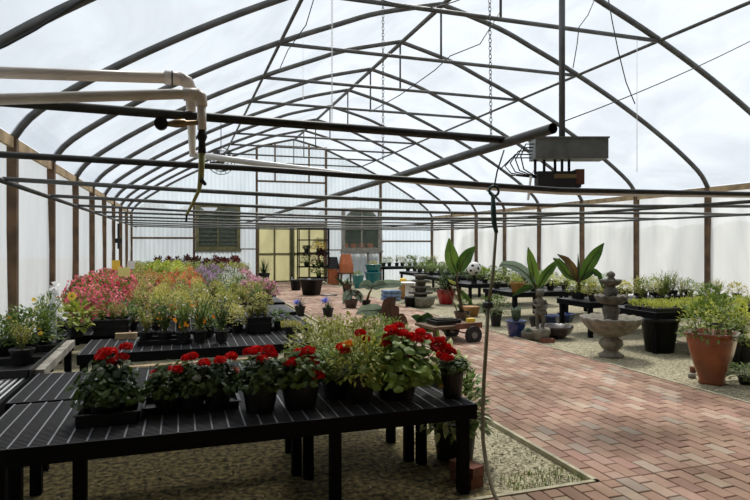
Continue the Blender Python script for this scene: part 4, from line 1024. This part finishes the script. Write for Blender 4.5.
def banana(label, base, D, stempts, leaves, potp=None, name='banana_plant'):
    """base: ground/pot point; every (u, v) lies near the plane through the plant facing the camera at distance D"""
    def W3(u, v, off=0):
        a = (u - 375) / F; d = D + off
        return Vector((d * (a * CT + ST), d * (CT - a * ST), H0 - (v - VH) / F * d))
    t = thing(name, label, 'banana plant', base)
    if potp: 
        MB().lathe(simple(*potp[:2]), 24).build('pot', M[potp[2]], t); MB().lathe([(potp[0] * .9, potp[1] - .05), (.02, potp[1] - .04)], 16).build('soil', M['soil'], t)
    sp_ = [W3(*q) - base for q in stempts]
    MB().tube(sp_, [.035 - .018 * i / (len(sp_) - 1) for i in range(len(sp_))], 10).build('stem', M['g_banred'], t, True)
    for pts, W_, m in leaves: bigleaf(t, [W3(*q) - base for q in pts], W_, m)
    return t
b2 = G(537, 330); D2 = depth(b2)
banana('banana plant behind the cherub statue, one leaf drooping left', b2, D2, [(537, 322), (537, 300), (536, 285)],
       [([(536, 288), (528, 275), (516, 266), (503, 264), (499, 267)], .17, 'g_blue'), ([(535, 288), (533, 270), (530, 257), (528, 247)], .17, 'g_banana'), ([(538, 288), (545, 275), (553, 266), (560, 258)], .15, 'g_banana'), ([(536, 286), (522, 290), (512, 296)], .10, 'g_banana', )], (.13, .22, 'black'))
p = P(580, 299, Z=.56); D3 = depth(p)
banana('red-stemmed banana plant standing on the second right bench', p, D3, [(579, 297), (579, 285), (579, 277)],
       [([(577, 282), (573, 270), (566, 260), (557, 254)], .15, 'g_banred'), ([(577, 280), (567, 274), (558, 262), (553, 258)], .16, 'g_banana'), ([(578, 285), (578.3, 270), (578, 253)], .05, 'g_dark'), ([(581, 280), (588, 265), (597, 252), (604, 243)], .21, 'g_banana'), ([(582, 280), (592, 271), (599, 275), (603, 290)], .12, 'g_banana')], (.09, .12, 'black'))
b1 = G(462, 322); D1 = depth(b1)
banana('banana plant beside the red pot with two spoon-shaped leaves', b1, D1, [(463, 318), (460, 300), (457, 285), (457, 272)],
       [([(457, 273), (452, 262), (450, 250), (449, 238)], .27, 'g_banana'), ([(459, 272), (463, 262), (469, 253), (476, 246)], .24, 'g_banana'), ([(457, 285), (452, 282), (447, 279)], .05, 'g_lime'), ([(460, 290), (466, 297), (474, 306)], .09, 'g_banana')], (.15, .2, 'brownglaze'))
# ---- big-leaf plants in the middle
def leafy(label, u, v, D, stempts, leaves, potp, name='big_leaf_plant'):
    b_ = G(u, v); return banana(label, b_, depth(b_) if D is None else D, stempts, leaves, potp, name)
leafy('big-leaved plant with a grey-green leaf draped over a brown pot', 351, 309, None, [(351, 305), (351, 296), (352, 289)],
      [([(351, 292), (346, 286), (343, 284)], .10, 'g_brown'), ([(351, 292), (358, 294), (361, 303)], .16, 'g_brown'), ([(352, 290), (347, 297), (343, 304)], .22, 'g_blue'), ([(353, 290), (360, 297), (362, 302)], .18, 'g_blue'), ([(350, 291), (340, 281), (334, 276)], .06, 'g_dark')], (.16, .22, 'brownglaze'))
leafy('tall stalked plant with flat grey-green leaves near the teal pots', 366, 306, None, [(366, 304), (369, 294), (372, 288)],
      [([(372, 288), (366, 284), (358, 287)], .22, 'g_blue'), ([(372, 288), (380, 284), (388, 286)], .22, 'g_blue'), ([(373, 287), (386, 284), (399, 284), (402, 287)], .20, 'g_blue')], (.11, .14, 'black'))
leafy('plant with one upright bronze leaf and long grey leaves', 392, 335, None, [(392, 331), (391, 322), (390, 316)],
      [([(392, 326), (390, 312), (390, 303), (396, 298)], .30, 'g_brown'), ([(393, 327), (400, 318), (408, 325)], .20, 'g_brown'), ([(390, 318), (376, 310), (362, 311), (356, 314)], .20, 'g_blue'), ([(390, 317), (380, 313), (368, 316), (360, 320)], .14, 'g_blue'), ([(391, 322), (384, 318), (380, 326)], .10, 'g_blue')], (.11, .14, 'black'))
leafy('low plant of long dark leaves in front of the garden cart', 424, 340, None, [(424, 336), (424, 330), (424, 326)],
      [([(424, 328), (418, 318), (411, 316)], .12, 'g_dark'), ([(424, 328), (432, 322), (442, 327), (446, 334)], .14, 'g_blue'), ([(424, 328), (420, 322), (428, 316), (436, 320)], .14, 'g_dark'), ([(424, 330), (434, 328), (440, 340)], .12, 'g_mid')], (.10, .10, 'black'))
# agapanthus
def agap(label, u, v, hv, hu):
    p = G(u, v); t = thing('agapanthus', label, 'potted plant', p); obj('pot', potmesh(.11, .2, 'black'), t)
    obj('foliage', folmesh('spiky', 0, 'g_dark'), t, (0, 0, .17), sc=(.8, .8, .7)); D = depth(p)
    a = (hu - 375) / F; q = Vector((D * (a * CT + ST), D * (CT - a * ST), H0 - (hv - VH) / F * D)) - p
    mb = MB()
    for k in range(70):
        n = rv(1).normalized(); n.z = abs(n.z) * 1.2 - .3; mb.blade(Vector((0, 0, 0)), n, rnd.uniform(.10, .17), .018, .2, 2)
    o = mb.build('flower_head', FL['blue'], t, loc=q); MB().tube([(0, 0, 0), -q * .6 + Vector((0, 0, -.1))], .006, 5).build('flower_stalk', M['stem'], o)
agap('blue agapanthus in flower, front of the path centre', 328, 318, 302, 325)
agap('darker blue agapanthus left of the brighter one', 300, 316, 304, 297)
# cart
cb = G(452, 344); M['redwood'] = mat('reddish_wood', (.16, .06, .03), .7, var=.3, scale=8)

t = thing('garden_cart', 'low wooden garden cart with a black-tyred wheel', 'cart', cb, .12)
MB().box(-.38, .42, -.1, .45, .24, .28).build('deck', M['timber'], t); MB().box(.0, .46, -.12, -.08, .23, .31).build('side_board', M['redwood'], t)
for x, y in ((-.3, .0), (-.3, .38)): MB().box(x - .02, x + .02, y - .02, y + .02, 0, .24).build('leg', M['timber'], t)
for y in (-.15, .45):
    wq = MB().tube([(.28, y - .025, .135), (.28, y + .025, .135)], .135, 24).build('wheel', M['black_rub'], t, False)
    MB().tube([(.28, y - .035, .135), (.28, y + .035, .135)], .05, 14).build('hub', M['tin'], wq)
MB().tube([(.28, -.15, .135), (.28, .45, .135)], .01, 6).build('axle', M['steel_dark'], t)
MB().bar((.40, .1, .28), (.12, .25, .86), .018, .018).bar((.40, .35, .28), (.2, .45, .8), .018, .018).build('handle', M['timber'], t)
o = tray('black tray of dark leaves lying on the garden cart', cb + Vector((-.05, .18, .285)), .42, .3, .06, .12)
o = MB().box(-.06, .06, -.04, .04, 0, .07).build('yellow_box', M['yellow_tag'], loc=cb + Vector((.36, .10, .285))); tag(o, 'small yellow box at the right end of the garden cart', 'box')
o = MB().box(-.14, .14, -.1, .1, 0, .012).box(-.13, .13, -.09, .09, .012, .03).build('grey_slate', M['stone_pale'], loc=cb + Vector((-.05, .2, .35))); tag(o, 'pale slab resting on the tray of the garden cart', 'slab')

# ---- things at the far end of the path
def shelf(label, u0, u1, vb, vt):
    a = G(u0, vb); b_ = G(u1, vb); w_ = (b_ - a).length; h = H0 - (vt - VH) * mpp(a); d = .45
    t = thing('wire_shelf', label, 'shelf', a, math.atan2(b_.y - a.y, b_.x - a.x))
    for x in (0, w_):
        for y in (0, d): MB().box(x - .02, x + .02, y - .02, y + .02, 0, h).build('post', M['black_matte'], t)
    zs = [h - (v_ - vt) * mpp(a) for v_ in (229, 240, 253, 267, 278)]
    for z in zs: MB().box(0, w_, 0, d, z - .02, z + .02).build('shelf_board', M['black_matte'], t)
    return t, zs, w_
t, zs, w_ = shelf('tall black open shelf rack with plants before the double door', 297.5, 328, 284.5, 228)
a_ = t.matrix_basis @ Vector((0, 0, 0)); rz_ = t.rotation_euler.z
def on_shelf(x, z): return Vector((a_.x + x * math.cos(rz_) - .22 * math.sin(rz_), a_.y + x * math.sin(rz_) + .22 * math.cos(rz_), z + .02))
for x, z, sp_, lb in ((.75, zs[2], ('bush', 'g_yel', ('cluster', 'yellow', 40, .15, .26)), 'yellow-flowered pot on the middle shelf of the black rack'), (.30, zs[3], ('bush', 'g_dark', None), 'dark green bush on the left of the fourth rack shelf'),
        (.85, zs[3], ('broad', 'g_burg', None), 'reddish-leaved plant on the right of the fourth rack shelf'), (.75, zs[4], ('broad', 'g_mid', None), 'trailing green plant on the lowest shelf of the rack'), (.3, zs[2], ('low', 'g_dark', None), 'flat dark plant on the left of the middle rack shelf')):
    kd, lm, bl = sp_; potted(lb, 'potted plant', on_shelf(x, z), kd, lm, (.10, .14, 'black'), 1.0 if kd == 'low' else 1.75, 1.5, bl)
p = G(313, 296.5); p.y += .2
pot_obj('square_tub', 'large square black tub standing in front of the shelf rack', 'tub', p, simple(.27, .48), 'black', sq=7, soil=(.2, .4), rz=.78)
p = G(296, 291); pot_obj('round_tub', 'round black tub left of the large square tub', 'tub', p, simple(.19, .36), 'black')
o = MB().lathe([(.2, 0), (.24, .05), (.22, .05), (.18, .012)], 24).build('saucer', M['black'], loc=G(329, 296.5), smooth=True); tag(o, 'black saucer lying flat right of the square tub', 'saucer')
p = G(333, 284.5)
for k in range(9):
    o = obj('terracotta_pot', None); COL.objects.unlink(o); bpy.data.objects.remove(o)
    r = .2; o = MB().lathe([(r * .80, 0), (r * .82, .022), (r, .024), (r, .058), (r * .8, .060)], 24).build('terracotta_pot', M['terra'], loc=(p.x, p.y, .064 * k), smooth=False)
    tag(o, 'terracotta dish in the orange stack, %s from the floor' % ORD[k + 1], 'dish', 'stacked terracotta dishes')
p0 = p; o = MB().lathe([(.21, 0), (.2, .04), (.14, .42), (.12, .42)], 24, sq=6).build('black_pot', M['black'], loc=(p0.x, p0.y, .064 * 9), smooth=False); tag(o, 'dark upturned pot on top of the orange dish stack', 'pot')
p = G(346, 284.5)
o = MB().box(-.28, .28, -.25, .25, .38, .44).box(-.26, -.2, -.23, -.17, 0, .38).box(.2, .26, -.23, -.17, 0, .38).box(-.26, -.2, .17, .23, 0, .38).box(.2, .26, .17, .23, 0, .38).build('low_stand', M['timber'], loc=p); tag(o, 'low brown stand under the upturned terracotta pots', 'stand')
for k in range(5):
    zz = .44 + .06 * k; rr = .27
    h_ = .42; o = MB().lathe([(rr, 0), (rr, .055), (rr * .93, .055), (rr * (.93 - .28 * (.3 if k < 4 else 1)), h_ * (.3 if k < 4 else 1))], 28).build('terracotta_pot', M['terra'], loc=(p.x, p.y, zz)); tag(o, 'upturned terracotta pot, %s up in the nested pile by the window' % ORD[k + 1], 'pot', 'nested terracotta pots')
tp = [(.17, 0), (.19, .03), (.27, .25), (.30, .42), (.32, .43), (.32, .47), (.28, .47), (.26, .42)]
p = G(373, 285); pot_obj('teal_pot', 'large teal glazed pot standing on the ground, the lower of two', 'pot', p, tp, 'teal'); q = p.copy(); q.z = .40
t = pot_obj('teal_pot', 'teal glazed pot with yellow flowers nested on another teal pot', 'pot', q + Vector((0, 0, .0)), [(a * .95, z * .72) for a, z in tp], 'teal'); obj('foliage', folmesh('bush', 0, 'g_lime'), t, (0, 0, .28), sc=(1.3, 1.3, .7)); obj('blossoms', blossommesh('cluster', 'yellow', 24, .15, .26), t, (0, 0, .28), sc=(1.3, 1.3, .7))
p = G(358, 288); t = pot_obj('teal_pot', 'smaller teal glazed pot left of the nested pair', 'pot', p, [(a * .65, z * .9) for a, z in tp], 'teal'); obj('foliage', folmesh('bush', 1, 'g_mid'), t, (0, 0, .36), sc=(1.2, 1.2, .8))
p = G(347, 294); potted('dark spiky plant in a black pot left of the teal pots', 'potted plant', p, 'spiky', 'g_dark', (.14, .28, 'black'), 1.2, 1.0)
p = G(392, 301); 
for k in range(3):
    o = MB().box(-.24, .24, -.14, .14, 0, .09).build('stacked_bag', M['bluebag'], loc=p + Vector((.01 * k, .1, .095 * k))); bv = o.modifiers.new('b', 'BEVEL'); bv.width = .03; bv.segments = 3
    tag(o, 'blue and grey filled sack, %s of the stack near the white pedestal' % ('bottom', 'middle', 'top')[k], 'sack', 'stacked blue sacks')
p = G(413, 303)
t = thing('bird_bath', 'white pedestal with a flat round top by the path end', 'bird bath', p + Vector((0, .25, 0)))
MB().lathe([(.17, 0), (.17, .04), (.11, .08), (.10, .42), (.14, .46)], 24).build('pedestal', M['pvc_white'], t, True); MB().lathe([(.10, .45), (.27, .48), (.29, .50), (.27, .505), (.05, .49)], 32).build('basin', M['pvc_white'], t, True)
pot_obj('nursery_pot', 'small black pot standing before the white pedestal', 'pot', G(410, 308), simple(.14, .26), 'black')
p = G(403, 299); pot_obj('ochre_jar', 'ochre clay jar left of the white pedestal', 'jar', p, [(.08, 0), (.12, .1), (.13, .25), (.08, .36), (.10, .38), (.09, .38)], 'ochre')
q = p.copy(); q.z = .38; pot_obj('yellow_jar', 'small yellow jar standing on the ochre clay jar', 'jar', q, [(.06, 0), (.09, .06), (.09, .14), (.06, .18)], 'yellow_tag')
p = G(424, 308)
t = thing('stone_water_feature', 'square stone water feature of four stacked tiers', 'fountain', p + Vector((0, .2, 0)), .3)
MB().lathe([(.18, 0), (.25, .06), (.29, .20), (.30, .26), (.27, .26), (.25, .22), (.1, .2)], 32, sq=4).build('basin', M['stone_pale'], t, True)
for k, (r, z) in enumerate(((.24, .30), (.21, .44), (.18, .58), (.14, .70))):
    MB().lathe([(r * .5, z - .08), (r * .55, z), (r, z + .02), (r * 1.03, z + .06), (r * .9, z + .06), (r * .3, z + .05)], 28, sq=4).build('tier', M['stone'], t, True)
p = G(446, 304); t = pot_obj('red_pot', 'bright red glazed pot with a dark spiky plant', 'pot', p, [(.14, 0), (.17, .02), (.22, .2), (.24, .32), (.245, .36), (.22, .36), (.2, .3)], 'red_glaze', soil=(.2, .32)); obj('foliage', folmesh('spiky', 1, 'g_dark'), t, (0, 0, .3), sc=(1.4, 1.4, 1.7)); obj('foliage', folmesh('dense', 1, 'g_ger'), t, (0, 0, .3), sc=(1.9, 1.9, 1.9))
# ball on the bench
p = P(474, 279, Z=.58); D = depth(p); ball = atY(474, 268.5, 12.0)
bm_ = mat('mottled_white', (.45, .43, .40), .5, col2=(.85, .82, .78), scale=5, detail=1)
t = thing('ceramic_ball', 'white globe with dark spots on a stand among the right-hand plants', 'globe', (ball.x, ball.y, .56)); g_ = MB().ball((0, 0, ball.z - .56), .155, seg=24, rings=16).build('globe', bm_, t, True)
for a_, e_2 in ((-1.35, .05), (-2.3, .5), (-.6, .6), (-1.6, -.7), (-2.6, -.3)):
    n_ = Vector((math.cos(a_) * math.cos(e_2), math.sin(a_) * math.cos(e_2), math.sin(e_2))); MB().ball(n_ * .128 + Vector((0, 0, ball.z - .56)), .042, seg=14, rings=8).build('dark_spot', M['black_rub'], g_, True); MB().lathe([(.09, 0), (.04, .03), (.04, ball.z - .56 - .14), (.08, ball.z - .56 - .13)], 14).build('stand', M['black_rub'], t)
# ochre pot on right bench
p = P(517, 292.5, Z=.56); t = pot_obj('ochre_pot', 'ochre clay pot with a bright seedling on the right-hand bench', 'pot', p, simple(.13, .2), 'ochre', soil=(.11, .16)); obj('foliage', folmesh('bush', 0, 'g_lime'), t, (0, 0, .15), sc=(.9, .9, .5))

# ---- plants along the right benches
RSP = [('bush', 'g_lime', ('single', 'white', 10, .16, .28), 'bright lime bush'), ('bush', 'g_mid', None, 'mid-green bush'), ('airy', 'g_yel', ('single', 'white', 12, .15, .34), 'wispy white-flowered plant'), ('broad', 'g_mid', None, 'broad-leaved green plant'),
       ('bush', 'g_yel', None, 'yellow-green bush'), ('airy', 'g_lime', None, 'wispy lime plant')]
for i, (x0, x1, y0, y1) in enumerate(RB):
    if i == 0:
        for j in range(4):
            for l in range(2):
                c = Vector((x0 + .32 + j * .58, y0 + .18 + l * .32, .56))
                tray('black plug tray on the near right bench, %s from its left end, %s line' % (ORD[j + 1], ('front', 'second')[l]), c, .54, .28, .05, group='plug trays on the near right bench')
                tt = thing('seedling_plugs', 'low yellow-green seedlings in the %s plug tray of the near right bench, %s line' % (ORD[j + 1], ('front', 'second')[l]), 'seedlings', c + Vector((0, 0, .01)), group='seedlings on the near right bench')
                MB().box(-.25, .25, -.12, .12, 0, .028).build('soil', M['soil'], tt); o = obj('foliage', folmesh('low', (j + l) % 3, 'g_lime'), tt, (0, 0, .028)); o['kind'] = 'stuff'; o.scale = (1, 1, 1.15)
        for j in range(6):
            kd, lm, bl, wd = RSP[(j * 2) % 6] if j % 2 else RSP[2]
            potted('%s, %s from the left in the back line of the near right bench' % (wd, ORD[j + 1]), 'potted plant', (x0 + .5 + j * .38, y1 - .15, .57), kd, lm, (.07, .12, 'black'), 1.1, .75, bl, group='plants on the right benches')
        continue
    n = 7 if i < 4 else 6
    for li in range(2):
        for j in range(n):
            x = x0 + .2 + j * (x1 - x0 - .3) / n + rnd.uniform(-.04, .04); y = y0 + .2 + li * (y1 - y0 - .4)
            if i == 1 and li == 0 and j == 1: continue
            kd, lm, bl, wd = RSP[rnd.randrange(6)]
            if i >= 3: kd, lm, bl, wd = (RSP[1], RSP[3], RSP[1])[rnd.randrange(3)]
            if i == 2 and rnd.random() < .5: kd, lm, bl, wd = RSP[0]
            potted('%s, %s from the path, %s line of right bench %s from camera' % (wd, ORD[j + 1], ('front', 'back')[li], ORD[i + 1]), 'potted plant', (x, y, .57), kd, lm, (.08, .13, 'black'), rnd.uniform(.95, 1.2), rnd.uniform(.6, .85), bl, group='plants on the right benches', soil=False)
for j in range(9):
    kd, lm, bl, wd = RSP[(j * 5 + 1) % 6]; potted('%s, %s from the left on the back corner bench' % (wd, ORD[j + 1]), 'potted plant', (7.15 + j * .26, 20.5 + .1 * (j % 2), .63), kd, lm, (.08, .13, 'black'), 1.1, .9, bl, group='plants on the back corner bench')
# shrubs beyond orange planter
for j, (u, v, lb) in enumerate(((699, 330, 'tall lime shrub behind the orange glazed planter'), (742, 335, 'tall lime shrub at the far right behind the black pot'), (664, 300, 'wispy tall plant rising from the near right bench'))):
    if j < 2:
        p = P(u, v, X=6.6 + .0 * j); p.z = 0; potted(lb, 'potted plant', p, 'shrub', 'g_lime', (.16, .3, 'black'), .95, .9)
    else:
        potted(lb, 'potted plant', (6.9, 6.95, .57), 'airy', 'g_mid', (.08, .12, 'black'), 1.2, 1.2, RSP[2][2])
for j, (u, v) in enumerate(((463, 300), (487, 300))):
    p = G(u, 312 if j else 312); potted('leafy pot on the ground near the right-hand benches, %s one of two' % ('left', 'right')[j], 'potted plant', p, 'broad', 'g_mid', (.11, .16, 'black'), .9, .7)
# far left, small dark pot at the back wall; lone spiky plant by door
p = P(264, 284, Z=.0, ); 
potted('dark spiky plant in a pot left of the double door', 'potted plant', G(264, 288), 'spiky', 'g_dark', (.18, .5, 'black'), 1.6, 1.9)
# ---- outside: planting seen through the panes and sheets
def hedge(label, x0, x1, y0, y1, h):
    mb = MB(); n = max(3, int(max(x1 - x0, y1 - y0) / 1.6)); t = thing('hedge', label, 'hedge', ((x0 + x1) / 2, (y0 + y1) / 2, -.1))
    cx, cy = t.location.x, t.location.y
    for i in range(n):
        q = (i + .5) / n; x = x0 + (x1 - x0) * (q if x1 - x0 > y1 - y0 else .5) - cx; y = y0 + (y1 - y0) * (q if y1 - y0 >= x1 - x0 else .5) - cy
        mb.ball((x, y, h * .48), 1.15, 1.15, h * rnd.uniform(.48, .56), 12, 8)
    o = mb.build('foliage', M['hedge'], t, True); rm = o.modifiers.new('r', 'REMESH'); rm.mode = 'VOXEL'; rm.voxel_size = .15
M['hedge'] = mat('hedge_leaves', (.018, .032, .012), .9, var=.5, scale=6, bump=.8)
hedge('dark hedge outside beyond the back wall', -2, 9.5, 27.6, 29, 3.45)
hedge('dark hedge outside beyond the right wall', 17, 18.5, 4, 34, 2.4)
for i in range(4):
    px = w2a.x + .25 + i * .35
    o = MB().lathe([(.09, 0), (.13, .2), (.14, .2), (.12, .2)], 16).build('terracotta_pot', M['terra'], loc=(px, YE + .45, W2Z0 + .08)); tag(o, 'clay pot outside the right window, %s from the left' % ORD[i + 1], 'pot', 'clay pots outside the window')
o = MB().box(w2a.x, w2b.x, YE + .25, YE + .7, W2Z0 + .03, W2Z0 + .08).box(w2a.x + .05, w2a.x + .12, YE + .4, YE + .5, -.1, W2Z0 + .03).box(w2b.x - .12, w2b.x - .05, YE + .4, YE + .5, -.1, W2Z0 + .03).build('outdoor_shelf', M['timber_grey']); tag(o, 'grey shelf outside the right window carrying clay pots', 'shelf')
# ------------------------------------------------------------------ light, world, camera
w = bpy.data.worlds.new('World'); SC.world = w; w.use_nodes = True
bg = w.node_tree.nodes['Background']; bg.inputs[0].default_value = (.86, .93, 1, 1); bg.inputs[1].default_value = .80
sun = bpy.data.lights.new('sun', 'SUN'); sun.energy = 4.6; sun.angle = math.radians(14); sun.color = (1, .95, .86)
so = bpy.data.objects.new('sun', sun); COL.objects.link(so); so.rotation_euler = (math.radians(-30), math.radians(14), 0)
cam = bpy.data.cameras.new('camera'); cam.sensor_width = 36; cam.lens = F / 750 * 36; cam.shift_y = -7 / 750; cam.clip_end = 300
co = bpy.data.objects.new('camera', cam); COL.objects.link(co); co.location = (0, 0, H0); co.rotation_euler = (PI / 2, 0, -TH)
SC.camera = co
SC.view_settings.view_transform = 'Standard'; SC.view_settings.look = 'None'; SC.view_settings.gamma = 1; SC.view_settings.exposure = 0.42
SC.view_settings.use_curve_mapping = False
SC.cycles.max_bounces = 8; SC.cycles.transparent_max_bounces = 12
